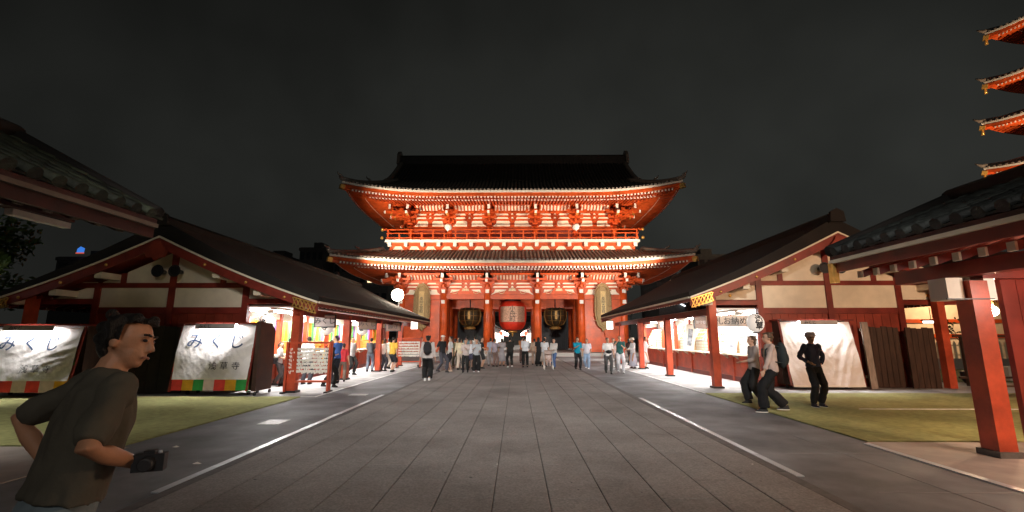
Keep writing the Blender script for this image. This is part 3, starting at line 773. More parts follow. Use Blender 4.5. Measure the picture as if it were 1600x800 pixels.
# ---------------------------------------------------------------- kiosks either side
TUBE = mat('tube_glow', (1, 1, 1), .4, emit=70, ecol=(.95, .97, 1))
CEIL = mat('canopy_ceiling', (.85, .8, .74), .7, .08)
INW = mat('interior_wall', (.85, .82, .78), .7, .05)
COOL = (1, .96, .92)
def kiosk(s, Y0, Y1, ue, ur, ze, za, posts, upost, side):
    K = thing('temple_kiosk', 'long red and white open-fronted kiosk with dark gabled roof on the %s of the path' % side, 'building', (s * ur, (Y0 + Y1) / 2, 0))
    X = lambda u: s * u
    half = ur - ue
    def prof(u):          # underside line of the roof
        t = abs(u - ur) / half
        return za + (ze - za) * t - .10 * math.sin(math.pi * min(1, t)) + (.05 * (t - .85) if t > .85 else 0)
    us = [ur - half * k / 10 for k in range(10, -1, -1)] + [ur + half * k / 10 for k in range(1, 11)]
    def th(u): return .17 + .33 * (1 - abs(u - ur) / half)
    def sheetr(z0, z1, y0, y1, name, m, U=us):
        q = MB(); n = len(U); vs = []
        for y in (y0, y1):
            for u in U: vs.append((X(u), y, prof(u) + z0(u)))
            for u in reversed(U): vs.append((X(u), y, prof(u) + z1(u)))
        m2 = 2 * n
        q.add(vs, [tuple(range(m2)), tuple(range(2 * m2 - 1, m2 - 1, -1))] + [(i, (i + 1) % m2, m2 + (i + 1) % m2, m2 + i) for i in range(m2)])
        return q.build(name, m, K)
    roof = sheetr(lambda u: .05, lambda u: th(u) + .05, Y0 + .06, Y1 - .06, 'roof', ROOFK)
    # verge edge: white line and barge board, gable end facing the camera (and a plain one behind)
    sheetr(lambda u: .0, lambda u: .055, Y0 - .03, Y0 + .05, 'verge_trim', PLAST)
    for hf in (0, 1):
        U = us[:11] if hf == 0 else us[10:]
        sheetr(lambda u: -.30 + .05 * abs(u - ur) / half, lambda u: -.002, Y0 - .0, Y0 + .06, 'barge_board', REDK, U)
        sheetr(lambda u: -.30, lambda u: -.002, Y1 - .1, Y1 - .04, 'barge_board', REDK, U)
    q = MB(); q.bb(X(ur) - .22, X(ur) + .22, Y0 + .02, Y1 - .02, za + .35, za + .62); q.tube([(X(ur), Y0, za + .62), (X(ur), Y1, za + .62)], .13, 10); q.build('ridge', ROOFK, K)
    q = MB(); q.prism([(-.26, -.2), (.26, -.2), (.22, .14), (0, .26), (-.22, .14)], .1, lambda p, z, t: (X(ur) + p, Y0 - .02 - t, za + .58 + z)); q.build('ridge_end_tile', ROOFK, K)
    # eave edges: fascia, rafters
    for e in (-1, 1):
        u = ur + e * half; zz = prof(u)
        q = MB(); q.bb(X(u) - .03, X(u) + .03, Y0 + .07, Y1 - .07, zz - .0, zz + .06); q.build('eave_trim', PLAST, K)
        q = MB(); q.bb(X(u - e * .05) - .03, X(u - e * .05) + .03, Y0 + .07, Y1 - .07, zz - .1, zz - .005); q.build('eave_board', REDK, K)
        q = MB(); tp = MB(); n = int((Y1 - Y0 - .4) / .3)
        for i in range(n):
            y = Y0 + .3 + i * .3
            a = (X(u - e * .12), y, prof(u - e * .12) - .1); c = (X(u - e * 1.1), y, prof(u - e * 1.1) - .1)
            q.beam(a, c, .07, .09); d = .03 * s * e
            tp.bb(a[0], a[0] + d, y - .04, y + .04, a[2] - .05, a[2] + .05)
        q.build('rafter', REDK, K, kind='stuff'); tp.build('rafter_tip', CREAM, K, kind='stuff')
    # underside boards
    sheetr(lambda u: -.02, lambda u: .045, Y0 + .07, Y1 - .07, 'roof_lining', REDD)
    # gold lattice at the foot of each barge board
    for e in (-1, 1):
        L = thing  # (part, not a thing)
        q = MB(); u0 = ur + e * (half - .02); u1 = ur + e * (half - .62)
        for k in range(6):
            t = k / 5; a = u0 + (u1 - u0) * t
            zt = lambda u: prof(u) - .03; zb = lambda u: prof(u) - .31
            q.beam((X(a), Y0 - .03, zb(a)), (X(a + (u1 - u0) * .22), Y0 - .03, zt(a)), .022, .03, (0, 1, 0))
            q.beam((X(a), Y0 - .035, zt(a)), (X(a + (u1 - u0) * .22), Y0 - .035, zb(a)), .022, .03, (0, 1, 0))
        for f in (lambda u: prof(u) - .03, lambda u: prof(u) - .31):
            q.beam((X(u0), Y0 - .03, f(u0)), (X(u1 - e * .1), Y0 - .03, f(u1)), .03, .035, (0, 1, 0))
        q.build('gold_lattice', GOLD, K)
    # posts
    for y in posts:
        q = MB(); q.bb(X(upost) - .12, X(upost) + .12, y - .12, y + .12, .07, prof(upost) - .0 if y < Y0 + 1 else 2.5); p = q.build('post', REDP, K)
        q = MB(); q.bb(X(upost) - .17, X(upost) + .17, y - .17, y + .17, .012, .075); q.build('base_plate', BLACK, p)
    uo = 2 * ur - upost - (.75 if s > 0 else 0)
    for y in posts[:3]:
        q = MB(); q.bb(X(uo) - .12, X(uo) + .12, y - .12, y + .12, .012, prof(uo)); q.build('post', REDP, K)
    yw = Y0 + .85                                    # gable wall plane
    zb = 2.50 if s < 0 else 2.56
    zc_ = 3.30 if s < 0 else 3.52
    ui, uo2 = ur - 2.4, ur + 2.4                      # wall columns
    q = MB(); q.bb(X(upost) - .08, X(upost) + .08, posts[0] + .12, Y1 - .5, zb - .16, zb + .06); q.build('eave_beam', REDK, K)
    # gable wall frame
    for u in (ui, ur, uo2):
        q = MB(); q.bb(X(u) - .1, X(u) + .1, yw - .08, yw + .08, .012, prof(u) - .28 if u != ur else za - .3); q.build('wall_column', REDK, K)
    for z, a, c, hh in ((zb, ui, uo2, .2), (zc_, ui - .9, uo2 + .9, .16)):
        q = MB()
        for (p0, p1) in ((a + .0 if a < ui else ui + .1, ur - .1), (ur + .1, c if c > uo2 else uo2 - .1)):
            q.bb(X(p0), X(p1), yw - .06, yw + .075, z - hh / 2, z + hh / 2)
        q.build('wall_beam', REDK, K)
    for e in (-1, 1):                                # canopy tie beam and its pale end block
        a, c = (ui if e < 0 else uo2), ur + e * (ur - upost + .25)
        q = MB(); q.bb(X(a + e * .1), X(c), yw - .07, yw + .07, zb + .2, zb + .36); q.build('tie_beam', REDK, K)
        q = MB(); q.bb(X(c) - .13, X(c) + .13, Y0 + .12, yw - .08, zb + .16, zb + .38); q.build('purlin_end', PLAST, K)
        for du, dz in ((1.95, -.33), (.95, -.36)) if False else ():
            pass
        poly = [(ur + e * (ur - upost - .3), zb + .38), (a + e * .1, zb + .38), (a + e * .1, prof(a + e * .1) - .26), (ur + e * (ur - upost - .3), prof(ur + e * (ur - upost - .3)) - .24)]
        if e < 0: poly = poly
        q = MB(); q.prism(poly, .05, lambda p, z, t: (X(p), yw - t + .02, z)); q.build('plaster_panel', PLAST, K)
        q = MB(); q.ball((X(a + e * 1.0), yw - .04, zb + .52), (.06, .03, .06), 10); q.build('boss', GOLD, K)
        for f in (.36, .62):
            u = ur + e * half * f
            q = MB(); q.bb(X(u) - .11, X(u) + .11, Y0 + .1, yw - .03, prof(u) - .42, prof(u) - .23); q.build('purlin_end', PLAST, K)
        for f in (.02, .30, .56, .80):
            if f < .1 and e > 0: continue
            u = ur + e * half * f
            q = MB(); q.ball((X(u), Y0 - .01, prof(u) - .16), (.045, .04, .045), 8); q.build('nail_cover', GOLD, K)
    # plaster panels between the frame
    def panel(u0, u1, z0, z1=None):
        zt = lambda u: (prof(u) - .27 if z1 is None else z1)
        N_ = 4; bot = [(u0 + (u1 - u0) * k / N_, z0) for k in range(N_ + 1)]; top = [(u, max(z0 + .03, zt(u))) for u, _ in reversed(bot)]
        q = MB(); q.prism(bot + top, .05, lambda p, z, t: (X(p), yw - t + .02, z)); return q.build('plaster_panel', PLAST, K)
    for u0, u1 in ((ui + .1, ur - .1), (ur + .1, uo2 - .1)): panel(u0, u1, zb + .1, zc_ - .08)
    ms = 1.62
    for u0, u1 in ((ui - .75, ui - .1), (ui + .1, ur - ms - .09), (ur - ms + .09, ur - .1), (ur + .1, ur + ms - .09), (ur + ms + .09, uo2 - .1), (uo2 + .1, uo2 + .75)):
        panel(u0, u1, zc_ + .08)
    for e in (-1, 1):
        q = MB(); q.bb(X(ur + e * ms) - .09, X(ur + e * ms) + .09, yw - .06, yw + .06, zc_ + .08, prof(ur + ms) - .27); q.build('strut', REDK, K)
    # gable pendant
    q = MB(); q.prism([(0, -.5), (.1, -.42), (.26, -.4), (.34, -.2), (.2, -.05), (.12, .1), (-.12, .1), (-.2, -.05), (-.34, -.2), (-.26, -.4), (-.1, -.42)], .08, lambda p, z, t: (X(ur) + p, Y0 - .01 - t, za - .22 + z)); q.build('gable_pendant', REDD, K)
    # lower wall boards
    nbd = 16; w0 = (uo2 - ui - .2) / nbd
    for k in range(nbd):
        u = ui + .1 + w0 * (k + .5)
        if abs(u - ur) < .1: continue
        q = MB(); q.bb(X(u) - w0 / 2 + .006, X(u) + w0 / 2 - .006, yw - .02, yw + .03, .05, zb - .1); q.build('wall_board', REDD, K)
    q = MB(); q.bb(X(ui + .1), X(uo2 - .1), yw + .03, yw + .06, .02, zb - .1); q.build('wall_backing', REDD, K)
    # interior: counter front, shelf, back wall, ceiling
    ye = Y1 - .8
    uc = ui                                           # counter plane
    bay = [yw + .08]
    while bay[-1] + 2.1 < ye: bay.append(bay[-1] + 2.12)
    bay[-1] = ye
    for i in range(len(bay) - 1):
        y0, y1 = bay[i] + .07, bay[i + 1] - .07
        q = MB(); q.bb(X(uc - .03), X(uc + .03), y0, y1, .2, 1.0); q.build('counter_panel', REDP, K)
        q = MB(); q.bb(X(uc - .06), X(uc + .04), y0, y1, .02, .2); q.build('skirting', REDK, K)
        q = MB(); q.bb(X(uc - .02), X(uc + .04), y0, y1, 2.28, 2.5); q.build('lintel', CREAM, K)
        for yy in (y0 + .35, y1 - .35):
            q = MB(); q.prism([(0, 0), (.0, -.16), (.22, 0)], .07, lambda p, z, t: (X(uc - .035 - p), yy + t, 1.0 + z)); q.build('shelf_bracket', CREAM, K)
    for y in bay:
        q = MB(); q.bb(X(uc - .08), X(uc + .08), y - .07, y + .07, .02, 2.52); q.build('counter_column', REDP, K)
    q = MB(); q.bb(X(uc - .32), X(uc + .5), yw + .1, ye, 1.0, 1.05); q.build('counter_shelf', CREAM, K)
    q = MB(); q.bb(X(uc + 1.6), X(uc + 1.68), yw + .1, ye, .1, 2.6); q.build('back_wall', INW, K)
    q = MB(); q.bb(X(uc + 1.6), X(upost + .1), yw + .09, ye, 2.62, 2.66); q.build('ceiling', CEIL, K)
    q = MB(); q.bb(X(uc + .1), X(uo2), ye, ye + .08, .02, 3.0); q.build('end_wall', REDK, K)
    # fluorescent fittings
    y = yw + 1.1; i = 0
    while y < ye - .8:
        q = MB(); q.bb(X(uc - .75), X(uc - .55), y - .62, y + .62, 2.56, 2.62); f = q.build('light_fitting', WHITE, K)
        q = MB(); q.tube([(X(uc - .65), y - .58, 2.50), (X(uc - .65), y + .58, 2.50)], .022, 8); q.build('light_tube', TUBE, f)
        lamp('canopy_light', 'AREA', (X(uc - .65), y, 2.48), (X(uc - .95), y, 0), 150, COOL, 1.2, .15, parent=K)
        q = MB(); q.tube([(X(uc + .25), y - .58, 2.535), (X(uc + .25), y + .58, 2.535)], .022, 8); q.build('light_tube', TUBE, f)
        lamp('counter_light', 'AREA', (X(uc + .28), y, 2.46), (X(uc + .75), y, 1.2), 48, COOL, 1.2, .15, parent=K)
        y += 3.0; i += 1
    return K, prof, uc, yw, ye, bay
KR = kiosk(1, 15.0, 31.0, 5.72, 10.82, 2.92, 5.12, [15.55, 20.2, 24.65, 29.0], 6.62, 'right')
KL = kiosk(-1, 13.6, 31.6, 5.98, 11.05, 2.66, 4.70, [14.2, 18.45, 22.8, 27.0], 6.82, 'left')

KANJI = mat('ink', (.03, .03, .035), .6, .1)
KANJIB = mat('ink_blue', (.04, .07, .14), .6, .1)
FRONT = Matrix.Rotation(R(90), 4, 'X')
# hanging signs under the canopies (face the camera)
def hsign(x, y, z, wd, ht, body, size, board, m, label, group=None, frame=True):
    t = thing('hanging_sign', label, 'sign', (x, y, z - ht / 2), 0, group)
    q = MB(); q.bb(x - wd / 2, x + wd / 2, y - .02, y + .02, z - ht / 2, z + ht / 2); q.build('board', board, t)
    if frame:
        q = MB()
        for a in ((x - wd / 2 - .02, x + wd / 2 + .02, z + ht / 2 - .01, z + ht / 2 + .025), (x - wd / 2 - .02, x + wd / 2 + .02, z - ht / 2 - .025, z - ht / 2 + .01)): q.bb(a[0], a[1], y - .03, y + .03, a[2], a[3])
        for a in (x - wd / 2, x + wd / 2): q.bb(a - .02, a + .02, y - .029, y + .029, z - ht / 2 + .01, z + ht / 2 - .01)
        q.build('frame', BLACK, t)
    q = MB()
    for a in (-.35, .35): q.cyl((x + a * wd, y, z + ht / 2), (x + a * wd, y, z + ht / 2 + .16), .008, n=5)
    q.build('hanger', BLACK, t)
    text(body, size, m, t, Matrix.Translation(Vector((0, -.03, ht / 2 - size * .02))) @ FRONT, ext=.003)
    return t
SB = mat('sign_board', (.55, .5, .47), .6, .1); SBD = mat('sign_board_brown', (.2, .13, .1), .6, .15)
hsign(-6.72, 16.0, 2.22, .72, .40, 'みくじ', .25, SB, KANJI, 'framed hanging sign with black writing, nearest of the signs under the left kiosk eave', 'signs under the left eave')
hsign(-6.72, 20.6, 2.24, .78, .44, 'みくじ', .26, SBD, KANJI, 'brown hanging sign behind the second left kiosk post', 'signs under the left eave')
hsign(-6.72, 24.9, 2.24, .80, .46, '御守', .3, SBD, KANJI, 'brown hanging sign between the third and fourth left kiosk posts', 'signs under the left eave')
hsign(7.55, 18.5, 2.25, .8, .46, '御守授与所', .14, SBD, SB, 'brown hanging sign behind the nearest right kiosk post', 'signs under the right eave')
hsign(7.5, 23.2, 2.28, .8, .44, '御守', .3, SBD, SB, 'brown hanging sign between the second and third right kiosk posts', 'signs under the right eave')
hsign(7.62, 16.35, 2.22, 1.75, .38, '古札お納め所', .285, mat('sign_pale', (.75, .68, .6), .6, .08), KANJI, 'long pale sign with black writing beside the round paper lantern', 'signs under the right eave', frame=False)
# round paper lanterns
PAPER = mat('lantern_paper', (.78, .74, .68), .6, .05, emit=.35, ecol=(1, .93, .85))
def plantern(x, y, z, r, label, body='浅'):
    t = thing('paper_lantern', label, 'lantern', (x, y, z - r), 0, 'white round paper lanterns')
    pr = []
    for i in range(21):
        a = -math.pi / 2 + math.pi * i / 20; pr.append((max(.05, r * math.cos(a) * (1 + .02 * (i % 2))), r * 1.15 * math.sin(a)))
    q = MB(); lathe(q, x, y, z, pr, 20); q.build('paper_body', PAPER, t)
    q = MB()
    for e in (-1, 1): q.cyl((x, y, z + e * r * 1.12), (x, y, z + e * r * 1.25), r * .35, n=12)
    q.build('ring', BLACK, t)
    def wp(p):
        k = Vector((p.x, 0, p.z - r)); k.z = max(-r, min(r, k.z)); rr = math.sqrt(max(.0, 1 - (k.z / (r * 1.15)) ** 2)) * r * 1.03
        a = p.x / r; return Vector((rr * math.sin(a), -rr * math.cos(a), k.z + r))
    text(body, r * 1.0, KANJI, t, Matrix.Translation(Vector((0, 0, r))) @ FRONT, warp=wp, ext=0, vertical=True, bold=.01)
    return t
plantern(8.02, 15.45, 2.13, .27, 'round white paper lantern with bold black characters at the near right kiosk corner', '浅草')
plantern(-7.35, 17.7, 2.02, .24, 'round white paper lantern behind the nearest framed sign on the left', '寺')
plantern(-8.35, 15.2, 2.1, .27, 'round white paper lantern above the brown case at the left kiosk corner', '浅')
plantern(-7.4, 22.0, 2.02, .24, 'round white paper lantern just past the second left kiosk post', '草')
# black speaker horns on the gable columns
for sx, K_, ur_, yy, zz in ((1, KR, 10.82, 15.85, 4.0), (-1, KL, 11.05, 14.45, 3.72)):
    for e in SIDES:
        x = sx * ur_ + e * .27
        t = thing('horn_speaker', 'black round horn speaker on the %s side of the %s kiosk gable post' % ('left' if e < 0 else 'right', 'right' if sx > 0 else 'left'), 'speaker', (x, yy - .1, zz), 0, 'horn speakers on the gables')
        q = MB(); q.tube([(x, yy - .1, zz), (x, yy - .3, zz), (x, yy - .42, zz)], [.06, .1, .2], 14, cap=True); q.build('horn', BLACK, t)
        q = MB(); q.tube([(x, yy - .425, zz), (x, yy - .43, zz)], [.15, .13], 14); q.build('cone', DARK, t)

# goods along the right counter: tilted boards of charms, drawers
CARD = mat('charm_card', (.72, .48, .16), .6, .3, 14); DRAW = mat('drawer_wood', (.72, .50, .28), .5, .15, 3, stretch=(1, 1, 6))
uc, yw, ye, bay = KR[2], KR[3], KR[4], KR[5]
for i in range(1, len(bay) - 1):
    y0, y1 = bay[i] + .12, bay[i + 1] - .12
    for k in range(2):
        a = y0 + (y1 - y0) * (k + .03) / 2; c = y0 + (y1 - y0) * (k + .95) / 2; ym = (a + c) / 2
        lb = ('first', 'second', 'third', 'fourth', 'fifth', 'sixth', 'seventh')[i - 1]
        t = thing('charm_case', 'low drawer case under charm boards, %s bay from the camera, %s one' % (lb, ('nearer', 'farther')[k]), 'display case', (uc + .3, ym, 1.05), 0, 'drawer cases on the right counter')
        q = MB(); q.bb(uc + .16, uc + .48, a, c, 1.05, 1.5); q.build('case', DRAW, t)
        for j in range(3):
            q = MB(); q.bb(uc + .13, uc + .16, a + .03, c - .03, 1.08 + .14 * j, 1.19 + .14 * j); q.build('drawer', CREAM, t)
        t = thing('charm_board', 'tilted amulet board, %s bay on the right from the camera, %s one' % (lb, ('nearer', 'farther')[k]), 'display board', (uc + .3, ym, 1.5), 0, 'tilted charm boards on the right counter')
        q = MB(); q.beam((uc + .12, ym, 1.52), (uc + .45, ym, 2.12), c - a, .03, (-.9, 0, .5)); q.build('board', WHITE, t)
        for r in range(3):
            for e in range(3):
                f = .18 + .3 * r; yy = a + (c - a) * (e + .5) / 3
                q = MB(); q.beam((uc + .12 + .33 * (f - .1) - .025, yy, 1.52 + .6 * (f - .1)), (uc + .12 + .33 * (f + .1) - .025, yy, 1.52 + .6 * (f + .1)), (c - a) / 4.2, .02, (-.9, 0, .5)); q.build('amulet', CARD, t)
# nearest right bay: notice board and closed shutters
y0, y1 = bay[0] + .1, bay[1] - .1
t = thing('notice_board', 'white notice stand of stacked sheets in the bay behind the pale sign', 'notice board', (uc + .2, (y0 + y1) / 2, 1.05))
q = MB(); q.bb(uc + .2, uc + .24, y0, y1, 1.05, 2.25); q.build('board', WHITE, t)
for r in range(4):
    for c in range(4):
        if (r + c) % 3 == 0: continue
        q = MB(); ya = y0 + .06 + c * (y1 - y0 - .1) / 4; q.bb(uc + .17, uc + .2, ya, ya + (y1 - y0) / 4 - .07, 1.1 + r * .28, 1.1 + r * .28 + .24); q.build('sheet', mat('grey_sheet', (.42, .42, .42), .7, .2, 18), t)
# white poster boards leaning between the bays
for i in (1, 3):
    y = bay[i] + .12
    t = thing('poster_board', 'white slanting poster with a figure drawing between bays, %s' % ('near the first post' if i == 1 else 'farther along the right counter'), 'poster', (uc - .1, y, 1.05), 0, 'slanting posters')
    q = MB(); q.beam((uc - .22, y, 1.12), (uc - .02, y, 2.2), .62, .03, (0, -1, 0)) if False else q.box((uc - .12, y - .28, 1.66), (.5, .03, 1.2), Matrix.Rotation(R(10), 3, 'Y')); q.build('board', WHITE, t)
    q = MB(); q.box((uc - .12, y - .3, 1.66), (.22, .01, .8), Matrix.Rotation(R(10), 3, 'Y')); q.build('printed_figure', mat('print_grey', (.3, .32, .36), .7, .5, 8), t)
# left counter: five-colour curtains, drawer boards
STR = [mat('cloth_' + n, c, .85, .12, 4, .2, 30) for n, c in (('yellow', (.75, .5, .02)), ('green', (.10, .42, .1)), ('purple', (.28, .14, .5)), ('white', (.8, .78, .76)), ('orange', (.85, .3, .03)))]
uc, yw, ye, bay = KL[2], KL[3], KL[4], KL[5]
names = ('nearest', 'second nearest', 'third', 'fourth', 'fifth', 'sixth', 'seventh', 'farthest')
for i in range(len(bay) - 1):
    y0, y1 = bay[i] + .12, bay[i + 1] - .12; n = 7
    t = thing('striped_curtain', 'five-colour striped curtain hanging in the left kiosk, %s from the camera' % names[i], 'curtain', (-(uc + .55), (y0 + y1) / 2, 2.3), 0, 'striped curtains in the left kiosk')
    for k in range(n):
        a = y0 + (y1 - y0) * k / n; c = y0 + (y1 - y0) * (k + 1) / n
        q = MB(); q.grid(lambda u, v: (-(uc + .55) + .03 * math.sin((u * 2 + k) * 3.1) * v, a + (c - a) * u * 1.0, 2.28 - .78 * v), 6, 4); q.build('stripe', STR[k % 5], t)
    for k in range(2):
        a = y0 + (y1 - y0) * (k + .05) / 2; c = y0 + (y1 - y0) * (k + .95) / 2
        t = thing('omikuji_drawers', 'orange fortune drawer chest in the left kiosk, %s bay, %s one' % (names[i], ('nearer', 'farther')[k]), 'drawer chest', (-(uc + .3), (a + c) / 2, 1.05), 0, 'fortune drawer chests on the left counter')
        q = MB(); q.bb(-(uc + .16), -(uc + .46), a, c, 1.05, 1.48); q.build('case', mat('orange_wood', (.72, .32, .06), .5, .2, 3), t)
        for r in range(2):
            q = MB(); q.bb(-(uc + .13), -(uc + .16), a + .03, c - .03, 1.08 + .2 * r, 1.25 + .2 * r); q.build('drawer', MATS['orange_wood'], t)

# ---------------------------------------------------------------- fortune cases with cloth covers
CLOTH = mat('cover_cloth', (.80, .76, .74), .8, .05, 3, .35, 14)
RW = [mat('band_' + n, c, .8, .1, 5) for n, c in (('red', (.75, .06, .05)), ('amber', (.8, .42, .03)), ('green', (.03, .30, .07)), ('pink', (.75, .6, .56)))]
def fortune_case(x0, x1, y, ztop, label, writing, bottom, seed, side=True, tilt=.28, band=None, light=50):
    xm = (x0 + x1) / 2; W_ = x1 - x0
    t = thing('fortune_case', label, 'cabinet', (xm, y, 0), 0, 'covered fortune cabinets')
    q = MB(); q.bb(x0 + .05, x1 - .05, y + .12, y + .75, .14, ztop); q.build('cabinet', WOOD, t)
    q = MB()
    for a in (x0 + .2, x1 - .2):
        for c in (y + .2, y + .65): q.cyl((a - .02, c, .06), (a + .02, c, .06), .06, n=10)
    q.build('caster', BLACK, t)
    q = MB(); q.bb(x0 - .02, x1 + .02, y - .22, y + .78, ztop, ztop + .05); q.build('top_board', REDK, t)
    for a in (x0, x1):
        q = MB(); q.beam((a, y - .02, ztop - .01), (a, y - tilt, .16), .05, .05); q.build('side_rail', REDK, t)
    rr = random.Random(seed)
    zb = .50 if bottom else .14
    def cloth(u, v, dz=0.):
        # u across, v from top to bottom
        f = .03 * math.sin(math.pi * v) * math.sin(u * 8 + v * 3 + seed)
        f += .035 * noise.noise(Vector((u * 3 + seed, v * 2.2, seed))) * math.sin(math.pi * min(1, v * 1.2)) 
        f += .022 * abs(math.sin((u - .5) * 5 * (.4 + v) + seed)) * math.sin(math.pi * v) 
        f += .02 * noise.noise(Vector((u * 13 + v * 5 + seed, v * 1.6, 1))) * v
        f += .008 * (1 - abs(noise.noise(Vector((u * 5 + v * 6 + seed, v * 1.5 - u * 2, 3)))) * 3) * math.sin(math.pi * min(1, v * 1.1)) * (.5 + .5 * u)
        f += .007 * noise.noise(Vector((u * 24 - v * 9, v * 7 + u * 5, seed)))
        zz = ztop - .04 - (ztop - .04 - zb) * v
        yy = y - .03 - tilt * v * (ztop - zb) / (ztop - .16) - f * .9 - .02
        xx = x0 + .03 + (W_ - .06) * u - .03 * (1 if u < .5 else -1) * math.sin(math.pi * v) * abs(u - .5)
        return Vector((xx, yy - dz, zz))
    q = MB(); q.grid(lambda u, v: cloth(u, v), 60, 50); cl = q.build('cloth_cover', CLOTH, t)
    q = MB(); q.grid(lambda u, v: cloth(u, .985 + .03 * v, .004), 60, 1); q.build('hem', WHITE, cl)
    if bottom:
        n = 7; cols = band or (0, 1, 2, 3, 0, 1, 2)
        for k in range(n):
            q = MB(); q.grid(lambda u, v: cloth((k + u) / n, .93, 0) + Vector((0, .012 - .012 * v + .02 * math.sin(u * 3.1) * v, -.43 * v)), 6, 5); q.build('striped_skirt', RW[cols[k]], t)
        for e, c in ((0, 0), (1, 2)):
            q = MB(); q.grid(lambda u, v: cloth(e, .5 + .5 * v) + Vector(((-.07 if e == 0 else .07) * u * v, .01, -.36 * v)), 4, 8); q.build('skirt_side', RW[c], t)
    loc = t.location
    if writing:
        def wrap(cx, cz):
            def f(p):
                u = (xm + p.x + cx - x0 - .03) / (W_ - .06); z = cz + p.y; v = (ztop - .04 - z) / (ztop - .04 - zb)
                return cloth(u, max(0, v), .018) - loc
            return f
        z1 = ztop - .52; I = Matrix.Identity(4)
        sz = .46
        for j, ch in enumerate('みくじ'):
            text(ch, sz, KANJIB, t, I, warp=wrap(-.62 + .62 * j, z1), ext=0, bold=.004)
        for j, ch in enumerate('浅草寺'):
            text(ch, .235, KANJI, t, I, warp=wrap(.05 + .32 * j, z1 - .68), ext=0)
    # label board with tube light over it
    bx = x0 + W_ * .5; bw = W_ * .52
    q = MB(); q.box((bx, y - .27, ztop - .07), (bw, .03, .15), Matrix.Rotation(R(-8), 3, 'X')); q.build('label_board', mat('label_grey', (.42, .38, .37), .6, .1), t)
    text('みくじ', .13, KANJI, t, Matrix.Translation(Vector((-bw * .24, -.30, ztop - .07))) @ Matrix.Rotation(R(82), 4, 'X'), ext=.002)
    q = MB(); q.tube([(bx - .6, y - .2, ztop - .03), (bx + .6, y - .2, ztop - .03)], .02, 8); q.build('light_tube', TUBE, t)
    lamp('case_light', 'AREA', (bx, y - .17, ztop - .05), (bx, y - .45, ztop - 1.3), light, COOL, W_ * .6, .06, parent=t)
    return t
fortune_case(-9.82, -7.62, 13.45, 2.04, 'covered fortune cabinet with blue writing beside the left kiosk corner', True, True, 1)
fortune_case(-15.0, -12.25, 12.95, 1.98, 'covered fortune cabinet with blue writing at the left edge of the photo', True, True, 6, band=(0, 3, 0, 3, 0, 3, 1))
fortune_case(8.72, 11.05, 15.35, 2.2, 'cabinet under a plain white tarp behind the man in the pale hat', False, False, 9, tilt=.4, light=75)
# brown case wings behind the cabinets and storage boards
def boards(x0, x1, y, z1, n, label, name='wooden_boards', th=.05, m=WOOD, lean=0, grp=None):
    t = thing(name, label, 'wooden panel', ((x0 + x1) / 2, y, 0), 0, grp)
    w0 = (x1 - x0) / n
    for k in range(n):
        q = MB(); a = x0 + k * w0; h = z1 - .02 * (k % 3)
        q.beam((a + w0 / 2, y - lean, .03), (a + w0 / 2, y, h), w0 - .015, th); q.build('board', m, t)
    for z in (.35, z1 - .3):
        q = MB(); q.bb(x0, x1, y + th * .6, y + th * .6 + .04, z, z + .09); q.build('cross_rail', m, t)
    return t
t = thing('wooden_cabinet', 'tall dark brown wooden cabinet right of the nearer covered fortune cabinet', 'cabinet', (-7.42, 13.6, 0))
q = MB(); q.prism([(13.3, .14), (14.15, .14), (14.15, 1.85), (13.9, 2.05), (13.3, 2.12)], .12, lambda p, z, tt: (-7.57 + tt, p, z)); q.build('body', mat('case_brown', (.05, .022, .014), .6, .3, 3, .1, 20), t)
q = MB()
for a in (-7.51,):
    for c in (13.4, 14.2): q.cyl((a - .02, c, .06), (a + .02, c, .06), .055, n=10)
q.build('caster', BLACK, t)
boards(11.35, 11.58, 15.25, 2.15, 1, 'narrow pale plank standing against the right kiosk gable wall', 'leaning_plank', .06, mat('grey_wood', (.3, .24, .2), .7, .2, 4, stretch=(5, 5, 1)), .1)
boards(11.68, 12.8, 15.55, 2.02, 6, 'dark brown wooden shutters stacked at the right kiosk gable, left group', grp='brown shutters by the right gable')
boards(12.82, 13.75, 15.3, 1.98, 5, 'dark brown wooden shutters stacked nearest the far right kiosk post', grp='brown shutters by the right gable')
boards(-12.05, -9.9, 13.75, 2.0, 6, 'very dark wooden boards between the two covered fortune cabinets', m=mat('black_wood', (.02, .014, .01), .8, .3))

# red racks of tied paper fortunes
def rack(x, y, rz, W_, H, rows, label):
    t = thing('fortune_rack', label, 'rack', (x, y, 0), rz, 'red fortune tying racks')
    for s in SIDES:
        for o in (-.1, .1):
            q = MB(); q.bb(s * W_ / 2 - .03, s * W_ / 2 + .03, o - .03, o + .03, .06, H); q.build('post', REDP, t, False)
        q = MB(); q.bb(s * W_ / 2 - .05, s * W_ / 2 + .05, -.3, .3, .0, .06); q.build('foot', BLACK, t, False)
    for z in (H - .03, .34):
        q = MB(); q.bb(-W_ / 2 - .06, W_ / 2 + .06, -.035, .035, z - .03, z + .03); q.build('rail', REDP, t, False)
    for r in range(rows):
        z = H - .2 - r * (H - .75) / rows
        q = MB(); q.cyl((-W_ / 2, 0, z), (W_ / 2, 0, z), .006, n=5); wr = q.build('wire', METAL, t, False)
        q = MB(); xx = -W_ / 2 + .06
        while xx < W_ / 2 - .06:
            a = random.uniform(-.5, .5); l = random.uniform(.05, .1)
            q.box((xx, random.uniform(-.02, .02), z - .01), (.035, .03, .045)); q.box((xx - .01, .01, z - l / 2 - .01), (.022, .012, l), Matrix.Rotation(a, 3, 'Y')); q.box((xx + .015, -.012, z - l / 2), (.02, .012, l), Matrix.Rotation(-a - .3, 3, 'Y'))
            xx += random.uniform(.03, .055)
        q.build('tied_paper', WHITE, wr, False, kind='stuff')
    return t
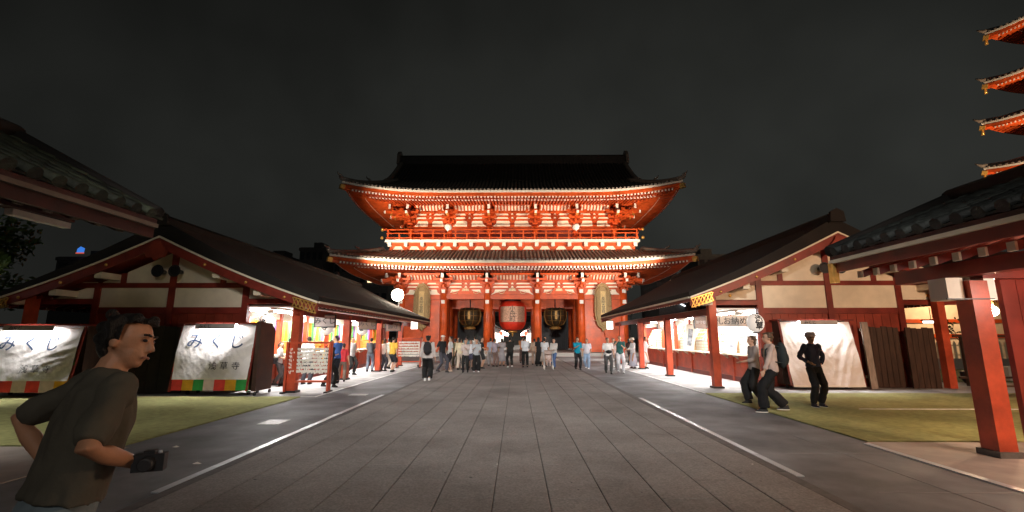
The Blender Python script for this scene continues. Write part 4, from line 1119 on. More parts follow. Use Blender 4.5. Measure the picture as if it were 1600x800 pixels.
p = gp(470, 613); rack(-6.35, 14.15, R(6), 1.25, 1.52, 7, 'red rack of tied white paper fortunes in front of the nearest left post')
rack(-5.95, 25.6, R(4), 1.25, 1.62, 6, 'red rack of tied white paper fortunes at the far end of the left kiosk')
# white wall lamps at the far kiosk ends
for x, y, z, lb in ((-6.35, 28.4, 2.42, 'left'), (5.95, 29.3, 2.42, 'right')):
    t = thing('lamp_box', 'small square white lamp box at the far end of the %s kiosk eave' % lb, 'lamp', (x, y, z), 0, 'square white lamp boxes')
    q = MB(); q.bb(x - .17, x + .17, y - .17, y + .17, z - .25, z + .25); q.build('shade', mat('lamp_box_glow', (.9, .88, .85), .5, emit=2.2, ecol=(1, .95, .9)), t)
    q = MB(); q.bb(x - .19, x + .19, y - .19, y + .19, z + .25, z + .28); q.build('cap', BLACK, t)

# ---------------------------------------------------------------- near open pavilions (roof eaves entering at both sides)
def pavilion(s, Yf, Yn, ue, ze, ur, zr_, posts, upost, side, rdz=.28, bz=(-.5, -.24)):
    P = thing('open_pavilion', 'red post pavilion with tiled roof entering the photo at the far %s' % side, 'building', (s * ur, (Yf + Yn) / 2, 0))
    X = lambda u: s * u
    TIMB, TRIMM = (REDK, PLAST) if s > 0 else (SHTIM, SHTRIM)  # left side takes the copies darkened for its shade
    sl_ = (zr_ - ze) / (ur - ue)
    z = lambda u: zr_ - abs(u - ur) * sl_
    q = MB()
    for e in (-1, 1):
        a, c = ur, ur + e * (ur - ue)
        vs = [(X(a), y, z(a) + t) for y in (Yn, Yf) for t in (0, .3)] + [(X(c), y, z(c) + t) for y in (Yn, Yf) for t in (0, .12)]
        q.add(vs, [(0, 1, 5, 4), (2, 6, 7, 3), (0, 4, 6, 2), (1, 3, 7, 5), (4, 5, 7, 6), (0, 2, 3, 1)])
    q.build('roof_deck', SHTIM, P)
    # tile rows down the slope towards the path, each row a piece
    L = math.hypot(ur - ue, zr_ - ze) + .05; nseg = 9
    def rowmb():
        b = MB(); pts = []; rad = []
        for k in range(nseg):
            pts += [(0, 0, L * k / nseg), (0, 0, L * (k + 1) / nseg - .01)]; rad += [.088, .072]
        b.tube(pts, rad, 8)
        for k in range(nseg): b.box((0.165, .035, L * (k + .5) / nseg), (.19, .035, L / nseg * .96), Matrix.Rotation(R(3), 3, 'X'))
        return b
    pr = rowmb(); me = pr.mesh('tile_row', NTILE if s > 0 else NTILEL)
    d = Vector((X(ur) - X(ue), 0, zr_ + .34 - (ze + .17))).normalized(); yv = Vector((0, 1, 0)) ; nv = d.cross(yv) * (1 if s > 0 else -1)
    # local z -> up the slope, local x -> along building, local y -> into the roof
    rot = Matrix((yv, -nv if nv.z > 0 else nv, d)).transposed()
    if rot.determinant() < 0: rot = Matrix((-yv, -nv if nv.z > 0 else nv, d)).transposed()
    y = Yf - .12; i = 0
    while y > Yn + .1:
        o = bpy.data.objects.new('tile_row', me); col.objects.link(o); o.parent = P
        o.matrix_local = Matrix.Translation(Vector((X(ue), y, ze + .2)) - P.location) @ rot.to_4x4(); y -= .29; i += 1
    q = MB(); q.tube([(X(ur), Yn, zr_ + .42), (X(ur), Yf + .05, zr_ + .42)], .2, 10); q.bb(X(ur) - .16, X(ur) + .16, Yn, Yf, zr_ + .2, zr_ + .4); q.build('ridge', ROOFK, P)
    q = MB(); q.tube([(X(ur), Yf, zr_ + .42), (X(ue), Yf, ze + .22)], [.15, .11], 8); q.build('verge_tiles', ROOFK, P)
    q = MB(); q.bb(X(ue) - .03, X(ue) + .03, Yn, Yf, ze - .01, ze + .05); q.build('eave_trim', TRIMM, P)
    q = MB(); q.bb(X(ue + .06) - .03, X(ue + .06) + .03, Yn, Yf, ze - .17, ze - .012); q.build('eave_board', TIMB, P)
    # roof beams crossing to the eave, pale painted ends
    n = 30
    for k in range(n):
        y = Yf - .38 - k * .35
        if y < Yn: break
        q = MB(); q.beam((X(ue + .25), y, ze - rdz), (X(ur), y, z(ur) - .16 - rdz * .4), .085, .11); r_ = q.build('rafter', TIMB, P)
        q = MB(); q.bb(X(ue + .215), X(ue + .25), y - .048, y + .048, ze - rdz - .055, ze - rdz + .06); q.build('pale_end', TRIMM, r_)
    q = MB(); q.bb(X(upost) - .11, X(upost) + .11, Yn, Yf - .2, ze + bz[0], ze + bz[1]); q.build('eave_beam', TIMB, P)
    q = MB(); q.bb(X(2 * ur - upost) - .11, X(2 * ur - upost) + .11, Yn, Yf - .2, ze - .5, ze - .24); q.build('eave_beam', TIMB, P)
    for y in posts:
        for u in (upost, 2 * ur - upost):
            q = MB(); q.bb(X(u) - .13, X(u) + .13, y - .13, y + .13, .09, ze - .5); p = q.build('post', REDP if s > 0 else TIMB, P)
            q = MB(); q.bb(X(u) - .17, X(u) + .17, y - .17, y + .17, .01, .09); q.build('base_stone', EDGE, p)
        q = MB(); q.bb(X(upost + .11), X(2 * ur - upost - .11), y - .1, y + .1, ze - .46, ze - .28); q.build('tie_beam', TIMB, P)
    for k in range(6):
        q = MB(); u0 = ue + .3 + (ur - ue - .3) * k / 6; u1 = ue + .3 + (ur - ue - .3) * (k + 1) / 6
        q.add([(X(u0), Yf - .3, z(u0) - .08), (X(u1 - .02), Yf - .3, z(u1) - .08), (X(u1 - .02), Yn, z(u1) - .08), (X(u0), Yn, z(u0) - .08),
               (X(u0), Yf - .3, z(u0) - .02), (X(u1 - .02), Yf - .3, z(u1) - .02), (X(u1 - .02), Yn, z(u1) - .02), (X(u0), Yn, z(u0) - .02)],
              [(0, 1, 2, 3), (7, 6, 5, 4), (0, 4, 5, 1), (1, 5, 6, 2), (2, 6, 7, 3), (3, 7, 4, 0)]); q.build('lining_board', REDP if s > 0 else TIMB, P)  # right boards get a lighter red for the lit underside, left ones the shaded copy
    return P
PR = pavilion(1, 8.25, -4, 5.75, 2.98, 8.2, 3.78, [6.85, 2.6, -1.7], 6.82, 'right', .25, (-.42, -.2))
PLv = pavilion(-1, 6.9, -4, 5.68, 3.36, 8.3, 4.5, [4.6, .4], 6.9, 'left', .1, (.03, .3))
# white boxes on the right pavilion post and the wall screen beside it
t = thing('notice_lightbox', 'white box sign fixed on the near face of the foreground right post', 'sign box', (6.95, 6.98, 2.0))
for x0, x1, nm in ((6.42, 6.67, 'panel'), (6.98, 7.14, 'panel')):
    q = MB(); q.bb(x0, x1, 6.8, 7.1, 2.2, 2.53); q.build(nm, WHITE, t)
q = MB(); q.bb(6.3, 7.0, 6.70, 6.716, 2.2, 2.215); q.build('strap', BLACK, t)
t = thing('wooden_screen', 'dark red wooden screen wall at the right edge behind the foreground post', 'wall', (8.1, 7.1, 0))
for k in range(7):
    q = MB(); a = 7.38 + k * .24; q.bb(a, a + .228, 6.95 + .004 * (k % 2), 7.03, .02, 2.62); q.build('board', REDK, t)
# lamps of the right pavilion
def bulb(loc, power, color, label, r=.09, glow=30, fixture=True):
    t = thing('wall_lamp', label, 'lamp', loc)
    q = MB(); q.ball(loc, r, 14); q.build('globe', mat('bulb_glow_%g' % glow, (1, .85, .6), .4, emit=glow, ecol=(1, .80, .52)), t)
    q = MB(); q.cyl((loc[0], loc[1], loc[2] + r * .9), (loc[0], loc[1], loc[2] + r * 2.2), r * .5, r * .3, 10); q.cyl((loc[0], loc[1], loc[2] + r * 2), (loc[0], loc[1], loc[2] + .5), .012, n=6); q.build('cap', GOLD, t)
    lamp('bulb_light', 'POINT', (loc[0], loc[1] - r * 1.4, loc[2] - .02), (0, 0, 0), power, color, .08, parent=t)
    return t
bulb((8.42, 8.15, 2.11), 150, (1, .72, .45), 'glowing round lamp between the foreground right post and the wooden screen')
bulb((8.3, 3.4, 2.5), 850, (1, .66, .42), 'round lamp under the right pavilion roof beside the camera', .1)
lamp('pavilion_eave_light', 'POINT', (7.6, 5.6, 2.3), (0, 0, 0), 60, (1, .9, .8), .1, parent=PR)

t = thing('hooded_lamp', 'hooded white lamp on a pole beside the left pavilion, out of the photo', 'lamp', (-10.5, 5.4, 3.4))
q = MB(); q.tube([(-10.5, 5.4, 3.42), (-10.5, 5.4, 3.6)], [.2, .05], 14); q.build('hood', BLACK, t)
q = MB(); q.cyl((-10.5, 5.15, 0), (-10.5, 5.15, 3.7), .05, n=8); q.build('pole', BLACK, t)
lamp('hood_light', 'SPOT', (-10.5, 5.4, 3.38), (-10.0, 7.2, 0), 520, (1, .97, .9), .1, angle=96, blend=.7, parent=t)
q = MB(); q.bb(5.72, 5.82, 8.16, 8.28, 2.62, 2.98); q.build('gold_cap', GOLD, PR)

# ---------------------------------------------------------------- courtyard beyond the right kiosk
HB2 = thing('cream_hall', 'cream walled hall with red beams beyond the shutters at right', 'building', (30, 31, 0))
q = MB(); q.bb(21, 40, 30, 34, .02, 5.2); q.build('wall', PLAST, HB2)
for z in (1.75, 2.7, 4.4):
    q = MB(); q.bb(20.9, 40, 29.9, 29.99, z - .12, z + .12); q.build('wall_beam', RED, HB2)
for k in range(7):
    q = MB(); q.bb(21 + k * 3.1 - .15, 21 + k * 3.1 + .15, 29.86, 30.05, .02, 5.2); q.build('column', RED, HB2)
q = MB(); q.bb(20, 41, 28.2, 35, 5.2, 5.5); q.prism([(28, 5.5), (35.4, 5.5), (31.7, 7.6)], 21.5, lambda p, z, t: (19.8 + t, p, z)); q.build('roof', ROOFK, HB2)
PF = thing('picket_fence', 'pale picket fence in front of the cream hall at right', 'fence', (24, 25, 0))
for k in range(70):
    x = 19 + k * .3; q = MB(); q.prism([(-.07, 0), (.07, 0), (.07, .8), (0, .92), (-.07, .8)], .03, lambda p, z, t: (x + p, 25 + t, .55 + z)); q.build('picket', PLAST, PF)
for z in (.7, 1.2):
    q = MB(); q.bb(18.9, 40, 25.04, 25.08, z, z + .07); q.build('fence_rail', PLAST, PF)
q = MB(); q.bb(18.9, 40, 24.9, 25.2, .0, .55); q.build('stone_base', STONE, PF)
q = MB(); q.bb(15.8, 45, 17.5, 24.5, .002, .012); struct(q.build('lawn', mat('grass_green', (.07, .11, .035), .95, .3, 2.5, .6, 80)))
q = MB(); q.bb(15.6, 45, 16.0, 17.4, .003, .016); struct(q.build('side_path', CONC))
for i in range(4):
    x = 19 + 3.1 * i; t = thing('stone_bollard', 'short white post standing on the lawn at right, %s from the left' % ('first', 'second', 'third', 'fourth')[i], 'bollard', (x, 18.2, 0), 0, 'short white posts on the lawn')
    q = MB(); q.bb(x - .1, x + .1, 18.1, 18.3, .012, .5); q.build('post', WHITE, t)
    q = MB(); q.box((x, 18.2, .52), (.26, .26, .06)); q.build('cap', WHITE, t)
BN = thing('bench', 'dark low slatted bench on the carpet edge right of the foreground post', 'bench', (13.6, 12.6, 0))
for k in range(4):
    q = MB(); q.bb(12.4, 15.2, 12.3 + .16 * k, 12.42 + .16 * k, .38, .43); q.build('seat_slat', WOOD, BN)
for x in (12.6, 15.0):
    q = MB(); q.bb(x - .05, x + .05, 12.32, 12.88, .02, .38); q.build('leg', BLACK, BN)
# potted shrub in a red-brown frame behind the shutters
PS = thing('bare_shrub', 'small leafy shrub tied to a dark wooden frame beyond the shutters', 'plant', (16.6, 17.2, 0))
q = MB(); lathe(q, 16.6, 17.2, .016, [(.22, 0), (.3, .12), (.32, .4), (.26, .42)], 14); q.build('pot', BLACK, PS)
rr = random.Random(4); q = MB(); lf = MB()
def branch(q, lf, p, d, L, r, depth, rr, leaf=.07):
    e = p + d * L; q.tube([p, (p + e) / 2 + Vector((rr.uniform(-.03, .03),) * 3), e], [r, r * .85, r * .7], 5)
    if depth == 0:
        for _ in range(5):
            c = e + Vector([rr.uniform(-.14, .14) for _ in range(3)]); a = Vector([rr.uniform(-1, 1) for _ in range(3)]).normalized() * leaf; b2 = a.cross(Vector([rr.uniform(-1, 1) for _ in range(3)])).normalized() * leaf * .5
            lf.add([c - a, c + b2, c + a, c - b2], [(0, 1, 2, 3)])
        return
    for k in range(3):
        nd = (d + Vector([rr.uniform(-.6, .6) for _ in range(3)])).normalized(); branch(q, lf, e, nd, L * .7, r * .65, depth - 1, rr, leaf)
branch(q, lf, Vector((16.6, 17.2, .4)), Vector((0, 0, 1)), .75, .03, 3, rr)
q.build('stem', WOOD, PS); lf.build('foliage', mat('leaf_dark', (.05, .08, .02), .6, .3), PS, kind='stuff')
FR = thing('plant_frame', 'dark wooden frame with rails standing around the shrub', 'frame', (16.3, 16.2, 0))
for x in (15.5, 17.1):
    q = MB(); q.bb(x - .05, x + .05, 16.15, 16.25, .016, 1.75); q.build('post', WOOD, FR)
for z in (.3, 1.7):
    q = MB(); q.bb(15.2, 17.35, 16.17, 16.23, z - .035, z + .035); q.build('rail', WOOD, FR)
t = thing('strip_light', 'small white strip light above the dark shutters at right', 'lamp', (14.6, 16.2, 2.15))
q = MB(); q.bb(14.3, 14.8, 16.15, 16.25, 2.15, 2.22); q.build('tube', mat('strip_glow', (1, 1, 1), .4, emit=5, ecol=(1, .95, .9)), t)
q = MB(); q.bb(14.25, 14.85, 16.12, 16.28, 2.225, 2.27); q.cyl((14.55, 16.2, 2.27), (14.55, 16.2, 2.7), .012, n=6); q.build('bracket', BLACK, t)
lamp('hall_light', 'POINT', (27, 27.5, 4.2), (0, 0, 0), 700, (1, .62, .34), .2, parent=HB2)
lamp('yard_light', 'POINT', (19, 20, 3.6), (0, 0, 0), 120, (1, .75, .5), .2, parent=HB2)

# ---------------------------------------------------------------- pagoda
PG = thing('pagoda', 'tall vermilion pagoda whose roof corners enter at the upper right edge', 'pagoda', (54.5, 33, 0))
px_, py_ = 54.5, 33.0
hw = 7.9
for i, z in enumerate((11.7, 16.7, 21.2, 25.3, 30.3)):
    h_ = (9.7, 9.2, 8.9, 8.4, 7.9)[i]; wb = 3.2 - .18 * i
    qq = lambda d: .42 * d
    S_ = eave_ring(PG, px_, py_, h_, h_, wb, wb, z, .4, .95, rs=.34, tiles=.52, topd=4.6, prof=qq, zin=.9)
    for sx in SIDES:
        for sy in SIDES:
            q = MB(); pts = [S_(sx * (h_ - d), sy * (h_ - d), qq(max(0, d)) + .4) for d in (-.05, 1, 2.2, 3.4, 4.5)]
            e = Vector(pts[0]); q.tube([e + Vector((sx * .3, sy * .3, .35))] + pts, [.05] + [.17] * 5, 7); q.build('hip_ridge', TITAN, PG)
            q = MB(); c = Vector(S_(sx * h_, sy * h_, -.45)); q.tube([c, c - Vector((0, 0, .25)), c - Vector((0, 0, .6))], [.04, .1, .14], 8); q.build('wind_bell', GOLD, PG)
    b = MB(); b.bb(px_ - wb, px_ + wb, py_ - wb, py_ + wb, (0 if i == 0 else z - 4.9 + 1.6), z + .9); b.build('storey_wall', RED, PG)
    b = MB(); b.bb(px_ - wb - .6, px_ + wb + .6, py_ - wb - .6, py_ + wb + .6, z - .75, z + .1); b.build('bracket_band', RED, PG)
lamp('pagoda_flood', 'SPOT', (40, 24, 6.5), (46.5, 36, 20), 52000, (1, .68, .42), .4, angle=120, parent=PG)
q = MB(); q.cyl((40, 24, 0), (40, 24, 6.2), .08, n=8); q.box((40, 24, 6.3), (.5, .4, .35)); o = q.build('flood_post', BLACK); tag(o, 'slim black floodlight post standing before the pagoda', 'light post')

# ---------------------------------------------------------------- town behind
LIT = mat('lit_window', (1, .8, .5), .5, emit=2.2, ecol=(1, .72, .38)); LITW = mat('lit_window_cool', (1, 1, 1), .5, emit=2.5, ecol=(.85, .95, 1))
WALLD = mat('night_concrete', (.07, .07, .07), .8, .2)
GLD = mat('dark_glass', (.02, .025, .03), .15, .2)
def block(x, y, wd, dp, h, label, lit=(), nw=4, nf=None):
    B_ = thing('office_building', label, 'building', (x, y, 0), 0, 'dark town buildings behind')
    q = MB(); q.bb(x - wd / 2, x + wd / 2, y - dp / 2, y + dp / 2, 0, h); q.bb(x - wd / 2 - .15, x + wd / 2 + .15, y - dp / 2 - .15, y + dp / 2 + .15, h - .6, h - .1); q.build('wall', WALLD, B_)
    q = MB(); q.bb(x - wd * .2, x + wd * .15, y - 1.5, y + 1.5, h, h + 1.4); q.build('roof_plant', WALLD, B_)
    nf = nf or int(h / 3.2)
    for f in range(nf):
        for k in range(nw):
            a = x - wd / 2 + wd * (k + .2) / nw; c = x - wd / 2 + wd * (k + .8) / nw; z = h - 3.1 * (f + 1) + .9
            if z < 5: continue
            q = MB(); q.bb(a, c, y - dp / 2 - .08, y - dp / 2 + .02, z, z + 1.3); q.build('window', (LIT if (f, k) in lit else GLD), B_)
for a in ((-36, 82, 4.2, 8, 17.3, 'dark slab building showing over the left kiosk ridge, tallest there', ()),
          (-30.5, 85, 5.5, 8, 15.6, 'lower dark building between the left tower block and the gate', ()),
          (-43, 82, 6, 8, 15.8, 'dark building touching the left kiosk ridge line, leftmost', ()),
          (-24.2, 80, 5, 8, 13, 'dark building behind the left lower roof corner of the gate', ((0, 1),)),
          (32.6, 78, 5.4, 8, 15.2, 'dark square building right of the gate above the kiosk ridge', ()),
          (24.6, 74, 6.5, 8, 11.3, 'dark building with a pair of lit windows right of the gate', ((0, 1), (0, 2))),
          (19.4, 60, 3.2, 6, 8.6, 'narrow building with white lit stair lights beside the gate', ())):
    block(*a)
block(GX, 108, 22, 6, 10.5, 'dark building closing the street beyond the gate', ())
for z, x in ((7.2, 18.6), (5.8, 18.6), (7.0, 20.6), (5.6, 20.6)):
    q = MB(); q.beam((x - .35, 56.88, z + .3), (x + .4, 56.88, z - .1), .1, .4, (0, 1, 0)); o = q.build('stair_light', LITW); tag(o, 'white stair light on the narrow building, %s %s' % ('upper' if z > 6.5 else 'lower', 'left' if x < 19 else 'right'), 'light', 'stair lights beside the gate')
# left street: far sign and lit patches
t = thing('neon_sign', 'small blue and red lit sign far away between the left roofs', 'sign', (-67.2, 68, 14.50)); t.scale = (.45, .45, .45)
q = MB(); q.add([(-68.6, 68, 14.70), (-66.2, 68, 14.70), (-66.1, 68, 16.10), (-67.5, 68, 16.70), (-68.5, 68, 15.90), (-68.6, 68.2, 14.70), (-66.2, 68.2, 14.70), (-66.1, 68.2, 16.10), (-67.5, 68.2, 16.70), (-68.5, 68.2, 15.90)], [(0, 1, 2, 3, 4), (9, 8, 7, 6, 5)] + [(i, (i + 1) % 5, 5 + (i + 1) % 5, 5 + i) for i in range(5)]); q.build('blue_panel', mat('neon_blue', (.1, .4, 1), .4, emit=.7, ecol=(.06, .28, 1)), t)
q = MB(); q.bb(-68.8, -66.0, 67.9, 68.1, 14.20, 14.65); q.build('red_panel', mat('neon_red', (1, .2, .15), .4, emit=.5, ecol=(1, .16, .1)), t)
block(-67.2, 73, 9, 8, 14.10, 'dark building carrying the small blue and red sign', ())
q = MB(); q.bb(-6.98, -6.86, 5.9, 6.72, 3.30, 3.385) ; o = q.build('lit_beam_strip', WHITE); tag(o, 'white strip for the lit beam end under the left pavilion roof', 'board')  # white strip stands in for the lit bottom of the beam end
# trees at left and dark mass behind
BARK = mat('bark', (.07, .05, .035), .9, .3, 8, .5, 30)
def tree(x, y, h, cr, n, label, leafm, seed, lsz=.16):
    rr = random.Random(seed)
    T = thing('broadleaf_tree', label, 'tree', (x, y, 0), 0, 'trees behind the left roofs')
    q = MB(); base = Vector((x, y, 0)); top = Vector((x + rr.uniform(-.3, .3), y, h * .55))
    q.tube([base, (base + top) / 2 + Vector((.12, 0, 0)), top], [.26, .2, .14], 8)
    limbs = []
    for k in range(8):
        a = k * 2.4; e = top + Vector((math.cos(a) * cr * .7, math.sin(a) * cr * .7, rr.uniform(-.1, .38) * h)); q.tube([top - Vector((0, 0, rr.uniform(0, .15) * h)), (top + e) / 2 + Vector((0, 0, .2)), e], [.1, .07, .03], 6); limbs.append(e)
    q.build('trunk', BARK, T)
    lf = MB()
    for k in range(n):
        c = rr.choice(limbs + [top + Vector((0, 0, .3 * h))]); v = Vector([rr.gauss(0, 1) for _ in range(3)]); v = v.normalized() * cr * .55 * rr.random() ** .5; v.z *= .7
        c = c + v; a = Vector([rr.uniform(-1, 1) for _ in range(3)]).normalized() * lsz; b2 = a.cross(Vector([rr.uniform(-1, 1) for _ in range(3)])).normalized() * lsz * .45
        lf.add([c - a, c + b2, c + a, c - b2], [(0, 1, 2, 3)])
    lf.build('crown', leafm, T, kind='stuff')
LEAF = mat('leaf_green', (.045, .085, .018), .6, .4, 2)
tree(-15.5, 11.0, 4.3, 1.6, 4200, 'green tree lit from beside at the left edge under the pavilion roof', LEAF, 3)
tree(-20.5, 14.0, 5.2, 2.1, 4200, 'dark tree behind the lit one at the left edge', LEAF, 5)
tree(-25.5, 20.5, 7.0, 2.4, 3500, 'tall dark tree beyond the left kiosk roof corner', LEAF, 8)
bulb((-18.9, 12.2, 4.15), 26, (.8, .9, 1), 'cold white street light among the left trees', .13, 12)
bulb((-15.0, 9.8, 3.1), 14, (1, .95, .6), 'small garden lamp lighting the lower leaves of the left tree', .06, 5)

# ---------------------------------------------------------------- shopping street seen through the gate
STALLW = mat('stall_glow', (1, .95, .85), .5, emit=1.6, ecol=(1, .88, .72))
for s in SIDES:
    for k in range(7):
        y = 60 + 6 * k; x = GX + s * 2.5
        t = thing('street_stall', 'lit souvenir stall beyond the gate, %s side, %s from the gate' % ('left' if s < 0 else 'right', ('first', 'second', 'third', 'fourth', 'fifth', 'sixth', 'seventh')[k]), 'shop', (x, y, 0), 0, 'lit stalls in the street beyond the gate')
        q = MB(); q.bb(x, x + s * 3, y, y + 5.6, 0, 3.4); q.build('building', WALLD, t)
        q = MB(); q.bb(x - s * .04, x - s * .001, y + .3, y + 5.3, .9, 2.3); q.build('shop_window', STALLW, t)
        q = MB(); q.add([(x, y, 3.0), (x, y + 5.6, 3.0), (x - s * 1.1, y + 5.6, 2.55), (x - s * 1.1, y, 2.55), (x, y, 3.1), (x, y + 5.6, 3.1), (x - s * 1.1, y + 5.6, 2.62), (x - s * 1.1, y, 2.62)], [(0, 1, 2, 3), (7, 6, 5, 4), (0, 4, 5, 1), (1, 5, 6, 2), (2, 6, 7, 3), (3, 7, 4, 0)]); q.build('awning', REDK, t)
        q = MB(); q.ball((x - s * .9, y + .4, 2.2), .28, 10); q.build('hanging_lantern', mat('lantern_glow_red', (1, .2, .1), .5, emit=2.2, ecol=(1, .13, .07)), t)
        q = MB(); q.ball((x - s * .9, y + 3, 2.25), .3, 10); q.build('bulb', mat('stall_bulb', (1, 1, .9), .5, emit=26, ecol=(1, .93, .82)), t)
lamp('street_light', 'POINT', (GX, 64, 4), (0, 0, 0), 500, (1, .85, .7), .5, parent=t)
bpy.data.objects['street_light'].location = Vector((GX, 64, 4)) - t.location

# unseen floodlights, added as fill on the paving and gables
for (x, y, z, tx, ty, pw, c_, sz, lb) in ((3.5, -15, 10, -.5, 22, 1000, (1, .93, .86), 3.0, 'wide fill floodlight added behind the camera'),):
    t = thing('added_fill_flood', lb, 'floodlight', (x, y, z))
    q = MB(); q.bb(x - 1.6, x + 1.6, y - .3, y - .1, z - 1.6, z + 1.6); q.build('frame', BLACK, t)
    q = MB(); q.cyl((x, y - .4, 0), (x, y - .4, z), .1, n=8); q.build('mast', BLACK, t)
    lamp('hall_light', 'AREA', (x, y, z), (tx, ty, 0), pw, c_, sz, parent=t)
t = thing('added_gable_flood', 'added warm floodlight on an unseen mast beyond the right pavilion', 'floodlight', (12.6, 1.8, 4.4))  # added for the warm light on the right gable
q = MB(); q.cyl((12.6, 1.8, 0), (12.6, 1.8, 4.3), .07, n=8); q.box((12.6, 1.8, 4.4), (.5, .12, .35)); q.build('mast', BLACK, t)
lamp('warm_flood', 'SPOT', (12.6, 2.0, 4.4), (11, 16, 3.5), 4000, (1, .62, .40), .3, angle=62, parent=t)
t = thing('added_path_flood', 'narrow white floodlight added out of view behind the camera', 'floodlight', (0, -10, 12))  # added to brighten the path and spare the gables
q = MB(); q.box((0, -10.2, 12), (.6, .3, .4)); q.build('housing', BLACK, t); q = MB(); q.cyl((0, -10.3, 0), (0, -10.3, 11.8), .09, n=8); q.build('mast', BLACK, t)
lamp('path_flood', 'SPOT', (0, -9.9, 12), (0, 25, 0), 27000, (1, .96, .92), .6, angle=46, blend=1, parent=t)

# ---------------------------------------------------------------- people
SKIN = mat('skin', (.52, .30, .2), .5, .08, 6, spec=.3); SKIN2 = mat('skin_tan', (.42, .21, .12), .5, .1, 8, .1, 60, spec=.3)
HAIR = mat('hair_black', (.014, .011, .009), .45, .5, 30, 1.0, 90, stretch=(3, 3, .6)); HAIRB = mat('hair_brown', (.10, .06, .035), .5, .2, 20, .4, 60, stretch=(4, 4, 1)); HAIRG = mat('hair_grey', (.5, .48, .45), .6, .2, 20)
CM = {}
def cl(c, fold=.35):
    k = tuple(c)
    if k not in CM: CM[k] = mat('fabric_%02d' % len(CM), c, .85, .12, 5, fold, 9)
    return CM[k]
def remesh(mb, name, m, parent, vox, smooth=3, fold=0):
    me = mb.mesh(name, m); o = bpy.data.objects.new(name, me); col.objects.link(o)
    r = o.modifiers.new('r', 'REMESH'); r.mode = 'VOXEL'; r.voxel_size = vox; r.use_smooth_shade = True
    if smooth: q = o.modifiers.new('s', 'SMOOTH'); q.iterations = smooth; q.factor = .5
    dg = bpy.context.evaluated_depsgraph_get(); me2 = bpy.data.meshes.new_from_object(o.evaluated_get(dg)); me2.name = name
    o.modifiers.clear(); o.data = me2; bpy.data.meshes.remove(me)
    if fold:
        me2.update(); nv = [v.normal.copy() for v in me2.vertices]; sd = random.uniform(0, 50)
        for v, nn in zip(me2.vertices, nv):
            c = v.co; a = noise.noise(Vector((c.x * 9 + sd, c.y * 9, c.z * 5 + c.x * 4))) + .6 * noise.noise(Vector((c.x * 22, c.y * 22 + sd, c.z * 11)))
            v.co = c + nn * a * fold
    if not me2.materials: me2.materials.append(m)
    me2.polygons.foreach_set('use_smooth', [True] * len(me2.polygons))
    o.parent = parent; return o
def ik(a, b, l1, l2, pole):
    a, b = Vector(a), Vector(b); d = b - a; L = min(d.length, (l1 + l2) * .999); u = d.normalized()
    x = (l1 * l1 - l2 * l2 + L * L) / (2 * L); h = math.sqrt(max(0, l1 * l1 - x * x))
    p = Vector(pole); p = (p - u * p.dot(u)).normalized()
    return a + u * x + p * h, a + u * L
